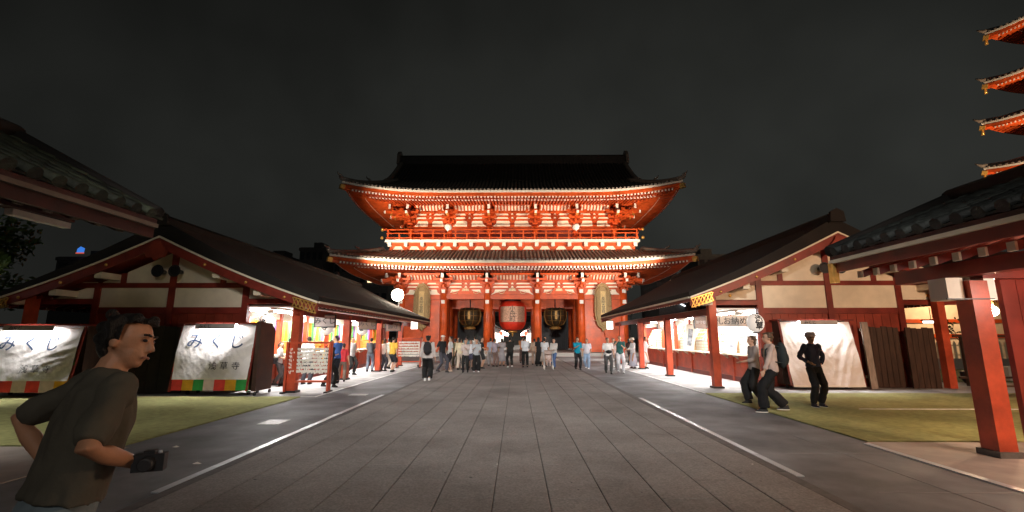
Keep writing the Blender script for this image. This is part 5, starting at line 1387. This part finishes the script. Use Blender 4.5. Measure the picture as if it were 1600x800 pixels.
def person(loc, rz, h, label, group=None, top=(.6, .6, .6), sleeve=.45, bot=(.03, .03, .035), legs='trousers', stance='stand', step=.3,
           armL='down', armR='down', hair='short', haircol=None, hat=None, shoes=(.03, .03, .03), lean=0., wide=1., skin=None, detail=0, twist=0., headturn=0., topname='shirt', hem=.0, ph=1, socks=None):
    s = h / 1.72; skin = skin or SKIN; haircol = haircol or HAIR
    T = thing('person', label, 'person', loc, rz, group)
    vx = {0: .026, 1: .013, 2: .0085}[detail]
    Vv = lambda x, y, z: Vector((x * s, y * s, z * s))
    RL = Matrix.Rotation(lean, 4, 'X'); hipz = .93
    sit = stance == 'sit'
    if sit: hipz = .48
    if stance == 'walk': hipz = .90
    if stance == 'run': hipz = .90
    def U(x, y, z, tw=True):   # point of the upper body, leaned about the hips
        v = Vector((x, y, z - .93)); 
        if tw and twist: v = Matrix.Rotation(twist * min(1, max(0, (z - 1.0) / .4)), 4, 'Z') @ v
        v = RL @ v; return Vector((v.x, v.y, v.z + hipz)) * s
    def ur(x, y, z, rx, ry): 
        m = (RL.to_3x3() @ Matrix.Rotation(twist * min(1, max(0, (z - 1.0) / .4)), 3, 'Z')); return (U(x, y, z), rx * s, ry * s, m)
    # feet and knees
    F_ = {}
    for sd in (-1, 1):
        if stance in ('walk', 'run'):
            f = -step if sd == ph else step
            az = .08 if sd == ph else .12 + (.1 if stance == 'run' else 0)
            an = Vector((sd * .09, f, az))
        elif sit: an = Vector((sd * .14, -.42, .08))
        else: an = Vector((sd * (.1 + .02), .02 * sd, .08))
        k, an2 = ik((sd * .095, 0, hipz - .02), an, .44, .44, (sd * .12, -1, .1 if not sit else 1))
        F_[sd] = (Vector((sd * .095, 0, hipz - .02)), k, an2)
    # arms
    A_ = {}
    HD = {'down': (.30, .02, .78), 'front': (.12, -.30, 1.08), 'phone': (.08, -.34, 1.26), 'hip': (.17, -.03, .97), 'swingf': (.26, -.24, .86), 'swingb': (.28, .26, .88),
          'raise': (.10, -.28, 1.48), 'bag': (.14, -.16, 1.2), 'reach': (.2, -.5, 1.05), 'elbowout': (.2, .02, .98), 'runf': (.30, -.42, .97), 'runb': (.30, .28, 1.0), 'pocket': (.2, -.02, .9)}
    for sd, a in ((1, armL), (-1, armR)):
        sh = U(sd * .185, 0, 1.415) / s
        if isinstance(a, tuple): hd = U(*a[:3]) / s
        else:
            p = HD[a]; hd = U(sd * p[0], p[1], p[2]) / s
        pole = {'hip': (sd * 1.3, .5, 0), 'elbowout': (sd * 1.3, .5, 0), 'phone': (sd * .4, .4, -1), 'raise': (sd * .8, .2, -1)}.get(a if isinstance(a, str) else '', (sd * .35, 1, -.3))
        if isinstance(a, tuple): pole = a[3:] or (sd * .5, 1, -.2)
        e, hd = ik(sh, hd, .29, .255, pole)
        A_[sd] = (sh, e, hd)
    # one continuous body
    q = MB()
    q.rings([ur(0, 0, .86, .14, .10), ur(0, 0, .98, .15, .105), ur(0, 0, 1.10, .125, .09), ur(0, -.005, 1.28, .15, .105), ur(0, 0, 1.40, .15, .09), ur(0, .005, 1.47, .07, .065)], 16)
    for sd in (-1, 1):
        hp, k, an = F_[sd]
        q.tube([hp * s, (hp + k) / 2 * s, k * s, (k * .65 + an * .35) * s, an * s], [.085 * s, .075 * s, .055 * s, .058 * s, .038 * s], 10)
        q.ball((an + Vector((0, -.06, -.035))) * s, (.04 * s, .1 * s, .035 * s), 8)
        sh, e, hd = A_[sd]
        q.ball(sh * s, .055 * s, 8)
        q.tube([sh * s, (sh + e) / 2 * s, e * s, (e * .6 + hd * .4) * s, hd * s], [.052 * s, .045 * s, .038 * s, .037 * s, .026 * s], 10)
        u = (hd - e).normalized(); side = u.cross(Vector((0, 1, 0)))
        side = side.normalized() if side.length > .1 else Vector((1, 0, 0)); nn = u.cross(side)
        if detail < 2:
            m3 = Matrix((side, nn, u)).transposed(); pc = hd + u * .05
            fw = nn
            q.ball(pc * s, (.02 * s, .038 * s, .05 * s), 8, m3)
            if detail >= 1:
                for j in range(4):
                    b0 = hd + u * .085 + fw * (.024 - .016 * j); fl = (.07, .08, .075, .058)[j]; b1 = b0 + u * fl * .55 + side * .008; b2 = b1 + u * fl * .4 + side * .02 * -sd
                    q.tube([b0 * s, b1 * s, b2 * s], [.011 * s, .010 * s, .008 * s], 6)
                t0 = hd + u * .03 + fw * .032; q.tube([t0 * s, (t0 + u * .035 + fw * .02) * s, (t0 + u * .06 + fw * .02) * s], [.013 * s, .012 * s, .009 * s], 6)
            else:
                q.tube([(hd + u * .08) * s, (hd + u * .15) * s], [.03 * s, .018 * s], 6)
        else:
            # full hand: palm, four bent fingers of different length, thumb from the palm's side
            m3 = Matrix((side, nn, u)).transposed(); pc = hd + u * .055
            q.ball(pc * s, (.019 * s, .043 * s, .055 * s), 10, m3)
            curl = side * (-sd if False else 1)
            for j in range(4):
                b0 = hd + u * .10 + nn * (.030 - .020 * j); fl = (.072, .08, .075, .058)[j]
                p1 = b0 + u * fl * .42 + curl * .012; p2 = p1 + u * fl * .15 + curl * fl * .38; p3 = p2 - u * fl * .15 + curl * fl * .22
                q.tube([(b0 - u * .03) * s, p1 * s, p2 * s, p3 * s], [.012 * s, .0115 * s, .010 * s, .008 * s], 8)
            t0 = hd + u * .035 + nn * .032; q.tube([t0 * s, (t0 + u * .03 + nn * .022 + curl * .01) * s, (t0 + u * .055 + nn * .02 + curl * .03) * s], [.015 * s, .013 * s, .010 * s], 8)
    # head
    HR = RL.to_3x3() @ Matrix.Rotation(twist * .6 + headturn, 3, 'Z')
    hc = U(0, -.02, 1.605, False)
    HP = lambda x, y, z: hc + HR @ Vector((x * s, y * s, z * s))
    q.tube([U(0, .01, 1.42), HP(0, .018, -.08)], [.062 * s, .055 * s], 12)
    hm = HR.to_3x3()
    q.ball(HP(0, .008, .02), (.076 * s, .096 * s, .098 * s), 14, hm, 8)
    q.ball(HP(0, -.028, -.045), (.055 * s, .062 * s, .072 * s), 12, hm, 8)
    q.ball(HP(0, -.062, -.088), (.026 * s, .024 * s, .022 * s), 8, hm)
    q.tube([HP(0, -.088, .02), HP(0, -.108, -.028), HP(0, -.088, -.034)], [.009 * s, .015 * s, .012 * s], 8)
    for sd in (-1, 1): q.ball(HP(sd * .078, .012, -.01), (.012 * s, .02 * s, .032 * s), 8, hm)
    if detail: 
        q.ball(HP(0, -.084, -.062), (.024 * s, .012 * s, .010 * s), 8, hm)
        for sd in (-1, 1): q.ball(HP(sd * .032, -.078, .03), (.02 * s, .014 * s, .008 * s), 8, hm)
    remesh(q, 'body', skin, T, vx * (.8 if detail == 0 else 1) * s, 2)
    if detail:
        for sd in (-1, 1):
            q = MB(); q.ball(HP(sd * .031, -.083, .012), (.012 * s, .008 * s, .007 * s), 8, hm); q.build('eye', DARK, T, False)
            q = MB(); q.tube([HP(sd * .048, -.08, .034), HP(sd * .032, -.092, .038), HP(sd * .014, -.092, .033)], .005 * s, 5); q.build('eyebrow', haircol, T, False)
        q = MB(); q.tube([HP(-.022, -.092, -.062), HP(0, -.098, -.060), HP(.022, -.092, -.062)], .006 * s, 6); q.build('mouth', mat('lips', (.26, .11, .075), .6), T, False)
    # hair
    if hair != 'none':
        q = MB(); q.ball(HP(0, .018, .032), (.085 * s, .10 * s, .098 * s), 16, hm, 8)
        if hair == 'short': q.ball(HP(0, .05, -.012), (.078 * s, .062 * s, .085 * s), 12, hm)
        if hair == 'crop': pass
        if hair in ('bob', 'long'):
            q.rings([(HP(0, .05, .04), .088 * s, .07 * s, hm), (HP(0, .06, -.06), .09 * s, .06 * s, hm), (HP(0, .062, -.13 if hair == 'bob' else -.28), .075 * s, .04 * s, hm)], 12)
        if hair == 'bun': q.ball(HP(0, .11, .09), .045 * s, 8)
        if hair == 'tail': q.tube([HP(0, .1, .04), HP(0, .15, 0), HP(0, .13, -.15)], [.035 * s, .035 * s, .012 * s], 8)
        if detail:
            rr = random.Random(int(h * 1000))
            for j in range(26):
                a = rr.uniform(0, 2 * math.pi); p0 = Vector((math.cos(a) * .078, .02 + math.sin(a) * .088, .04 + rr.uniform(-.05, .07)))
                if p0.y < -.04 and p0.z < .07: continue
                q.ball(HP(*p0), rr.uniform(.022, .034) * s, 8)
        # keep the face clear
        ho = remesh(q, 'hair', haircol, T, (.02 if detail == 0 else .007) * s, 4)
        inv = hm.inverted(); me = ho.data
        for v in me.vertices:
            l = inv @ (v.co - hc) / s
            sm = lambda t: max(0., min(1., t)) ** 2 * (3 - 2 * max(0., min(1., t)))
            w1 = sm((-.015 - l.y) / .03) * sm((.088 + .015 * noise.noise(l * 40) - l.z) / .022)
            w2 = sm((.045 - l.y) / .025) * sm((.012 - l.z) / .03) * (1 - w1)
            v.co = hc + hm @ (Vector((l.x * (1 - .18 * w1 - .2 * w2), l.y + .055 * w1 + .02 * w2, l.z + .012 * w1)) * s)
    if hat:
        q = MB()
        kind, hcolr = hat
        if kind == 'cap': q.ball(HP(0, .01, .075), (.098 * s, .108 * s, .06 * s), 14, hm); q.ball(HP(0, -.10, .062), (.07 * s, .06 * s, .012 * s), 12, hm)
        if kind == 'flat': q.ball(HP(0, .005, .078), (.112 * s, .13 * s, .058 * s), 14, hm); q.ball(HP(0, .0, .05), (.098 * s, .118 * s, .03 * s), 14, hm)
        if kind == 'bucket': q.rings([(HP(0, .01, .035), .14 * s, .15 * s, hm), (HP(0, .01, .075), .112 * s, .122 * s, hm), (HP(0, .01, .13), .105 * s, .115 * s, hm), (HP(0, .01, .155), .07 * s, .08 * s, hm)], 16)
        q.build('hat', cl(hcolr), T, False)
    # shirt
    q = MB(); g_ = .016; hz = (.88 - hem) if topname != 'dress' else .6
    q.rings([ur(0, 0, hz, (.165 + g_) * wide, .118 + g_), ur(0, 0, .98, .158 * wide + g_, .113 + g_), ur(0, -.002, 1.10, .145 * wide + g_, .104 + g_), ur(0, -.006, 1.28, .162 * wide + g_, .112 + g_), ur(0, 0, 1.39, .165 + g_, .095 + g_), ur(0, .002, 1.455, .10, .075), ur(0, .004, 1.475, .07, .068)], 18)
    for sd in (-1, 1):
        sh, e, hd = A_[sd]; q.ball(sh * s, .066 * s, 10)
        def at(t): return (sh + (e - sh) * (t * 2)) if t <= .5 else (e + (hd - e) * (t * 2 - 1))
        n = 5; ts = [sleeve * k / n for k in range(n + 1)]
        if sleeve > .5: ts = sorted(ts + [.5])
        if sleeve > .05: q.tube([at(t) * s for t in ts], [(.064 - .018 * t + (.008 * math.sin(t * 23) if detail else 0)) * s * (1 + .12 * (wide - 1)) for t in ts], 10)
    remesh(q, topname, cl(top, .5 if detail else .35), T, max(vx, .012) * s, 2 if detail else 3, .013)
    # trousers or skirt
    q = MB()
    if legs in ('trousers', 'shorts', 'wide', 'jeans'):
        q.rings([ur(0, 0, .80, .15, .105), ur(0, 0, .93, .165, .12), ur(0, 0, 1.02, .15, .108)], 14)
        end = .5 if legs == 'shorts' else 1
        fl = 1.75 if legs == 'wide' else 1.0
        for sd in (-1, 1):
            hp, k, an = F_[sd]; an_ = an + Vector((0, 0, .0))
            def at(t): return (hp + (k - hp) * (t * 2)) if t <= .5 else (k + (an_ - k) * (t * 2 - 1))
            ts = [0, .15, .3, .45, .5] if end < 1 else [0, .15, .3, .45, .5, .58, .7, .85, .97]
            def rad(t): return (.098 - .026 * t if legs != 'wide' else .10 + .012 * t) + (.005 * math.sin(t * 31 + sd) if detail else 0) + (.012 if end < 1 else 0)
            q.tube([at(t) * s for t in ts], [rad(t) * s for t in ts], 12)
        remesh(q, 'trousers' if end == 1 else 'shorts', cl(bot, .45), T, max(vx, .012) * s, 3, .013)
    else:   # skirt
        hp = .98; zl = {'skirt': .32, 'long': .12, 'mini': .58}[legs]
        q.rings([(Vv(0, 0, zl), .27 * s * wide, .22 * s, None), (Vv(0, 0, (zl + .9) / 2), .215 * s * wide, .175 * s, None), (Vv(0, 0, .9), .17 * s, .125 * s, None), (Vv(0, 0, 1.02), .14 * s, .11 * s, None)], 18)
        q.build('skirt', cl(bot, .6), T, False)
    for sd in (-1, 1):
        hp, k, an = F_[sd]; q = MB(); c = an
        q.rings([((c + Vector((0, -.055, -.079))) * s, .044 * s, .125 * s, None), ((c + Vector((0, -.055, -.05))) * s, .047 * s, .128 * s, None), ((c + Vector((0, -.035, -.015))) * s, .042 * s, .095 * s, None), ((c + Vector((0, .0, .02))) * s, .04 * s, .055 * s, None)], 12)
        so = q.build('shoe', cl(shoes, .1), T, False)
        q = MB(); q.rings([((c + Vector((0, -.055, -.0815))) * s, .046 * s, .128 * s, None), ((c + Vector((0, -.055, -.062))) * s, .0475 * s, .1295 * s, None)], 12); q.build('sole', WHITE if detail else BLACK, so, False)
    T['hands'] = 0; del T['hands']
    M = Matrix.Translation(Vector(loc)) @ Matrix.Rotation(rz, 4, 'Z')
    return T, {sd: M @ (A_[sd][2] * s) for sd in (-1, 1)}, M, s

def backpack(M, s, c, label, z=1.22, y=.2, sz=1., strap=True):
    o = M.translation; t = thing('backpack', label, 'backpack', M @ Vector((0, y * s, z * s)), M.to_euler().z)
    q = MB(); q.ball((0, .03, 0), (.155 * sz, .095 * sz, .25 * sz), 14, k=9); q.ball((0, .1, -.07), (.12 * sz, .06 * sz, .13 * sz), 12); remesh(q, 'bag_body', cl(c), t, .02, 2)
    for sd in (-1, 1):
        q = MB(); q.tube([(sd * .1, -.04, .18), (sd * .125, -.17, .23), (sd * .13, -.33, .12), (sd * .135, -.335, -.02), (sd * .15, -.18, -.14), (sd * .12, -.02, -.16)], .018, 6); q.build('shoulder_strap', cl(c), t, False)
    return t
def handbag(loc, rz, c, label, sz=1.):
    t = thing('shoulder_bag', label, 'bag', loc, rz)
    q = MB(); q.box((0, 0, 0), (.1 * sz, .24 * sz, .2 * sz)); q.box((0, 0, .07 * sz), (.115 * sz, .25 * sz, .07 * sz)); q.build('bag_body', cl(c), t, False)
    q = MB(); q.tube([(0, -.1 * sz, .1 * sz), (.0, -.05 * sz, .3 * sz), (0, .05 * sz, .3 * sz), (0, .1 * sz, .1 * sz)], .008, 5); q.build('strap', cl(c), t, False)
    return t

G1 = 'visitors in front of the gate'
PI = math.pi
def P2(u, v): 
    p = gp(u, v); z = .034 if -3.6 < p.x < 3.1 else (.013 if abs(p.x) > 5.6 else .001)
    return (p.x, p.y, z)
# (u, v of the feet, heading, height, options)
folk = [
 # along the left counter
 (432, 604, 90, 1.55, 'woman in white top with black shoulder bag at the nearest left counter', dict(top=(.75, .74, .74), bot=(.05, .04, .04), hair='tail', armL='front', armR='front')),
 (449, 602, 100, 1.66, 'person in white shirt and black cap behind the nearest left post', dict(top=(.75, .74, .74), hat=('cap', (.02, .02, .02)), armL='front')),
 (477, 601, 178, 1.70, 'man in white T-shirt with black print seen from behind through the rack', dict(top=(.8, .8, .8), bot=(.05, .05, .06), hair='crop', armL='down')),
 (512, 606, 95, 1.60, 'person in black with a yellow bag standing by the second left post', dict(top=(.02, .02, .022), sleeve=.9, bot=(.02, .02, .02), armR='down')),
 (523, 600, 240, 1.74, 'man in blue T-shirt with folded arms at the left counter', dict(top=(.05, .12, .36), bot=(.03, .035, .05), armL='front', armR='front')),
 (533, 597, 200, 1.45, 'person in red top mostly hidden by the second left post', dict(top=(.6, .04, .05), bot=(.2, .15, .12))),
 (547, 586, 70, 1.72, 'man in loose white shirt and black trousers at the left counter', dict(top=(.82, .82, .82), bot=(.02, .02, .02), hair='crop', hem=.06, wide=1.15)),
 (577, 581, 175, 1.66, 'person in dark grey T-shirt and slate trousers leaning at the left counter', dict(top=(.06, .065, .075), bot=(.13, .15, .19), lean=.12, armL='front', armR='front')),
 (598, 580, 160, 1.60, 'woman in cream top and black trousers by the third left post', dict(top=(.65, .6, .52), bot=(.04, .04, .05), hair='bob', haircol=HAIRB)),
 (606, 577, 150, 1.66, 'person in pale green top behind the man in yellow', dict(top=(.5, .55, .48), bot=(.35, .3, .25))),
 (612, 582, 165, 1.72, 'man in bright yellow T-shirt and black shorts at the left counter end', dict(top=(.75, .45, .06), bot=(.015, .015, .02), legs='shorts', armL='front', hair='crop')),
 # left of the gate
 (657, 574, 60, 1.72, 'tall person in white shirt standing before the red wall on the left', dict(top=(.75, .68, .62), bot=(.6, .5, .45), armR='front')),
 (690, 583, 60, 1.78, 'man in black T-shirt with white head scarf left of the middle', dict(top=(.015, .015, .017), bot=(.06, .06, .075), hat=('cap', (.75, .7, .65)), stance='walk', step=.2)),
 (703, 582, 300, 1.70, 'woman in grey-white T-shirt and black shorts beside the man in black', dict(top=(.6, .6, .58), bot=(.015, .015, .02), legs='shorts', hair='bun', shoes=(.6, .45, .35))),
 (711, 577, 190, 1.62, 'person in olive top behind the woman in black shorts', dict(top=(.12, .11, .06), bot=(.1, .09, .06))),
 (718, 579, 150, 1.62, 'woman in pale yellow blouse and cream trousers left of the passage', dict(top=(.7, .62, .42), bot=(.6, .5, .4), hair='bob', sleeve=.8)),
 (727, 583, 0, 1.56, 'woman in pink-beige blouse and black leggings facing the camera', dict(top=(.55, .46, .43), bot=(.015, .015, .015), haircol=HAIRB, sleeve=.85)),
 (735, 577, 10, 1.55, 'young woman in white T-shirt and dark shorts facing the camera', dict(top=(.75, .75, .78), bot=(.06, .06, .1), legs='shorts', hair='long')),
 (744, 583, 355, 1.58, 'woman in grey blouse and wide black trousers facing the camera', dict(top=(.42, .44, .46), bot=(.01, .01, .01), legs='wide', shoes=(.75, .75, .75), sleeve=.6)),
 (752, 577, 90, 1.66, 'man in dark T-shirt and dark shorts by the left of the middle opening', dict(top=(.03, .03, .03), bot=(.03, .03, .03), legs='shorts')),
 (729, 570, 180, 1.72, 'person in teal-grey top inside the left opening of the gate', dict(top=(.15, .25, .27), bot=(.1, .1, .1))),
 (742, 567, 170, 1.74, 'person in light grey top deep in the left opening', dict(top=(.4, .4, .38), bot=(.1, .1, .1))),
 (767, 573, 200, 1.66, 'person in grey-blue shirt at the left column of the middle opening', dict(top=(.38, .4, .48), bot=(.3, .28, .28), armR='front')),
 (773, 574, 130, 1.58, 'person in lilac shirt beside the grey-blue one', dict(top=(.42, .36, .42), bot=(.22, .14, .12))),
 (784, 573, 170, 1.60, 'woman in long grey dress in the middle of the passage', dict(top=(.4, .37, .38), bot=(.38, .35, .36), legs='skirt', topname='dress', hair='bob')),
 (797, 576, 180, 1.72, 'man in black shirt and black trousers against the bright street', dict(top=(.02, .018, .015), bot=(.012, .012, .012), armL='front', armR='front', shoes=(.6, .6, .6), wide=1.15)),
 (821, 575, 180, 1.72, 'man in white shirt and black trousers right of the middle', dict(top=(.72, .74, .78), bot=(.012, .012, .012), sleeve=.9)),
 (835, 571, 150, 1.58, 'person in beige coat by the right column of the middle opening', dict(top=(.5, .35, .26), bot=(.35, .24, .18))),
 (842, 573, 200, 1.66, 'woman in long black dress before the right column', dict(top=(.02, .018, .018), bot=(.015, .013, .013), legs='long', hair='long')),
 (851, 574, 180, 1.62, 'woman in white T-shirt with crossbody bag next to the stroller', dict(top=(.72, .72, .74), bot=(.5, .42, .36), legs='skirt')),
 (866, 577, 340, 1.62, 'woman in pale sweatshirt and blue jeans behind the stroller', dict(top=(.6, .58, .55), sleeve=.95, bot=(.08, .14, .3), armL='front', armR='front', hair='bob')),
 (816, 568, 180, 1.70, 'person in orange-brown top far inside the passage', dict(top=(.4, .15, .06), bot=(.1, .06, .05))),
 (852, 566, 0, 1.74, 'person in dark top deep in the right opening', dict(top=(.05, .045, .045), bot=(.04, .04, .04))),
 (716, 567, 0, 1.72, 'person in brown top by the left column of the left opening', dict(top=(.3, .14, .06), bot=(.08, .06, .05))),
 # right of the gate
 (903, 578, 5, 1.72, 'person in teal T-shirt and black trousers walking from the gate', dict(top=(.0, .24, .36), bot=(.012, .012, .015), stance='walk', step=.12)),
 (918, 577, 350, 1.64, 'young man in white T-shirt and light blue jeans beside the one in teal', dict(top=(.75, .72, .78), bot=(.3, .42, .6), shoes=(.75, .75, .75), stance='walk', step=.1)),
 (951, 584, 10, 1.70, 'woman in white T-shirt with black waist bag and dark trousers', dict(top=(.8, .79, .77), bot=(.06, .06, .06), stance='walk', step=.2, hair='bun', hem=.02, headturn=.4)),
 (970, 583, 0, 1.80, 'man in dark green T-shirt and pale trousers walking to the camera', dict(top=(.02, .09, .085), bot=(.6, .59, .62), stance='walk', step=.16, shoes=(.5, .5, .5), hair='crop')),
 (960, 578, 350, 1.66, 'person in pink-white shirt half hidden behind the man in green', dict(top=(.62, .5, .48), bot=(.3, .25, .25))),
 (990, 576, 300, 1.62, 'woman in white blouse and long pale lilac skirt by the far right posts', dict(top=(.8, .8, .8), bot=(.62, .62, .72), legs='long', sleeve=.95, hat=('bucket', (.7, .65, .55)), armL='front', armR='front')),
 (1009, 576, 80, 1.72, 'person in white shirt and white skirt behind the second farthest right post', dict(top=(.8, .8, .8), bot=(.7, .68, .66), legs='skirt', sleeve=.9)),
 (984, 571, 100, 1.60, 'person in dark top at the far end of the right counter', dict(top=(.08, .04, .035), bot=(.03, .03, .03), hair='long')),
]
PPL = {}
for (u, v, a, h, lb, op) in folk:
    rv = random.Random(u * 7 + v)
    if 'armL' not in op: op['armL'] = rv.choice(['down', 'down', 'phone', 'front', 'swingf', 'pocket', 'bag'])
    if 'armR' not in op: op['armR'] = rv.choice(['down', 'down', 'phone', 'front', 'swingb', 'hip', 'raise'] if u > 640 else ['down', 'front'])
    op.setdefault('lean', rv.uniform(-.02, .09)); op.setdefault('wide', rv.uniform(.9, 1.14)); op.setdefault('headturn', rv.uniform(-.6, .6)); op.setdefault('twist', rv.uniform(-.25, .25))
    if 'stance' not in op and rv.random() < .4: op['stance'] = 'walk'; op['step'] = rv.uniform(.06, .2)
    a += rv.uniform(-18, 18)
    PPL[lb] = person(P2(u, v), R(a), h * .98, lb, G1 if u > 640 and u < 900 else None, **op)
def M_of(lb): return PPL[lb][2], PPL[lb][3]
# backpack man walking away
r_ = person(P2(667, 597), R(186), 1.72, 'man in white hooded top and baggy black trousers walking away on the drain line', None, top=(.55, .5, .48), bot=(.008, .008, .008), legs='wide', stance='walk', step=.14, shoes=(.75, .75, .75), detail=1, sleeve=.9, wide=1.15, armL='down')
backpack(r_[2], r_[3], (.02, .018, .02), 'black backpack on the man walking towards the gate', sz=1.05)
M_, s_ = M_of('person in black with a yellow bag standing by the second left post')
q = thing('yellow_bag', 'bright yellow round bag hanging behind the person in black', 'bag', M_ @ Vector((.12, .2, 1.0)))
b = MB(); b.ball((0, 0, 0), (.13, .16, .24), 12); b.build('bag_body', cl((.85, .5, .02)), q, False); b = MB(); b.tube([(0, 0, .2), (0, -.08, .36), (-.02, -.14, .3)], .012, 5); b.build('strap', BLACK, q, False)
M_, s_ = M_of('woman in white top with black shoulder bag at the nearest left counter'); handbag(M_ @ Vector((-.22, .05, .85)), 0, (.015, .015, .018), 'black shoulder bag of the woman in white at the left counter')
M_, s_ = M_of('woman in white T-shirt with black waist bag and dark trousers'); t = thing('waist_bag', 'black waist bag worn by the woman in white T-shirt', 'bag', M_ @ Vector((.02, -.17, 1.0)), M_.to_euler().z)
b = MB(); b.ball((0, 0, 0), (.15, .06, .08), 12); b.build('bag_body', cl((.012, .012, .012)), t, False); b = MB(); b.tube([(.17 * math.cos(k * .524), .17 + .15 * math.sin(k * .524), 0) for k in range(13)], .014, 5); b.build('belt', BLACK, t, False)
# stroller with child
p = P2(857, 578); t = thing('stroller', 'pale stroller with a small child in front of the woman in jeans', 'stroller', p)
for e in SIDES:
    b = MB(); b.tube([(e * .22, .35, 1.0), (e * .22, .1, .6), (e * .22, -.32, .12)], .014, 6); b.tube([(e * .22, .3, .12), (e * .22, .0, .55)], .014, 6); b.build('frame_bar', METAL, t, False)
    for y in (-.34, .3):
        b = MB(); b.cyl((e * .20, y, .1), (e * .25, y, .1), .1, n=14); b.build('wheel', WHITE, t, False)
b = MB(); b.box((0, .02, .42), (.36, .36, .06)); b.box((0, .2, .64), (.36, .06, .42), Matrix.Rotation(R(-15), 3, 'X')); b.build('seat', cl((.45, .32, .26)), t, False)
b = MB(); b.grid(lambda u, v: (-.2 + .4 * u, .28 - .34 * math.sin(v * 1.5), .78 + .2 * math.cos(v * 1.5) - .02), 6, 6); b.build('canopy', cl((.5, .38, .33)), t, False)
person((p[0], p[1] + .02, p[2] + .16), 0, .92, 'small child in pale clothes sitting in the stroller', top=(.6, .48, .44), bot=(.55, .42, .38), stance='sit', armL='front', armR='front', shoes=(.7, .7, .7))
# people nearer on the right
pr_ = P2(1278, 637)
r_ = person(pr_, R(8), 1.74, 'man in pale hat and dark shirt with hand on hip on the right carpet', None, top=(.03, .038, .07), sleeve=.93, bot=(.010, .010, .011), hair='short', haircol=HAIRG, hat=('bucket', (.6, .56, .54)), armL='hip', armR=(-.2, -.12, 1.04), shoes=(.02, .02, .03), detail=1, wide=1.05, headturn=-.35, hem=-.05)
r_ = person(P2(1212, 645), R(258), 1.78, 'man with rucksack and pale shirt walking left at the edge of the carpet', None, top=(.5, .38, .33), sleeve=.95, bot=(.008, .008, .009), legs='wide', stance='walk', step=.24, hair='short', haircol=HAIRB, armL='swingf', armR='down', shoes=(.03, .03, .03), detail=1, wide=1.05, hem=.0)
backpack(r_[2], r_[3], (.02, .028, .03), 'large dark rucksack on the man walking left on the right side', sz=1.2, z=1.2, y=.2)
r_ = person((*gp(1184, 632).xy, .001), R(262), 1.72, 'person in grey shirt and scarf walking beside the man with the rucksack', None, top=(.3, .25, .23), sleeve=.8, bot=(.012, .012, .012), legs='wide', stance='walk', step=.16, hair='bob', haircol=HAIRB, armL='front', armR='down', shoes=(.02, .02, .02), detail=1, ph=-1)

# the man hurrying past close by on the left
FM = (-1.93, 2.04, 0.0)
r_ = person(FM, R(150), 1.80, 'large man in olive T-shirt hurrying past closest to the viewer at left', None, top=(.07, .062, .045), sleeve=.47, bot=(.14, .18, .2), stance='run', step=.34, hair='short', armL=(.17, .04, 1.08, 1.2, .8, .2), armR=(-.22, -.12, 1.13, -.9, .9, -.6), shoes=(.05, .05, .05), lean=.20, skin=SKIN2, detail=2, wide=1.2, twist=-.1, headturn=-.8, hem=-.09)
hL = r_[1]
hp = hL[-1]
t = thing('compact_camera', 'small black camera held in the hurrying man\'s forward hand', 'camera', hp + Vector((.07, .0, .0)), R(20))
b = MB(); b.box((0, 0, 0), (.115, .045, .07)); b.box((0, 0, .04), (.04, .04, .018)); b.build('camera_body', BLACK, t, False)
b = MB(); b.tube([(0, -.02, 0), (0, -.06, 0), (0, -.062, 0)], [.03, .028, .022], 16); b.build('lens', BLACK, t, False)
b = MB(); b.cyl((.035, 0, .035), (.035, 0, .045), .008, n=10); b.build('shutter_button', METAL, t, False)
for o in list(bpy.data.objects):
    if o.type == 'MESH' and not o.users_collection: col.objects.link(o)
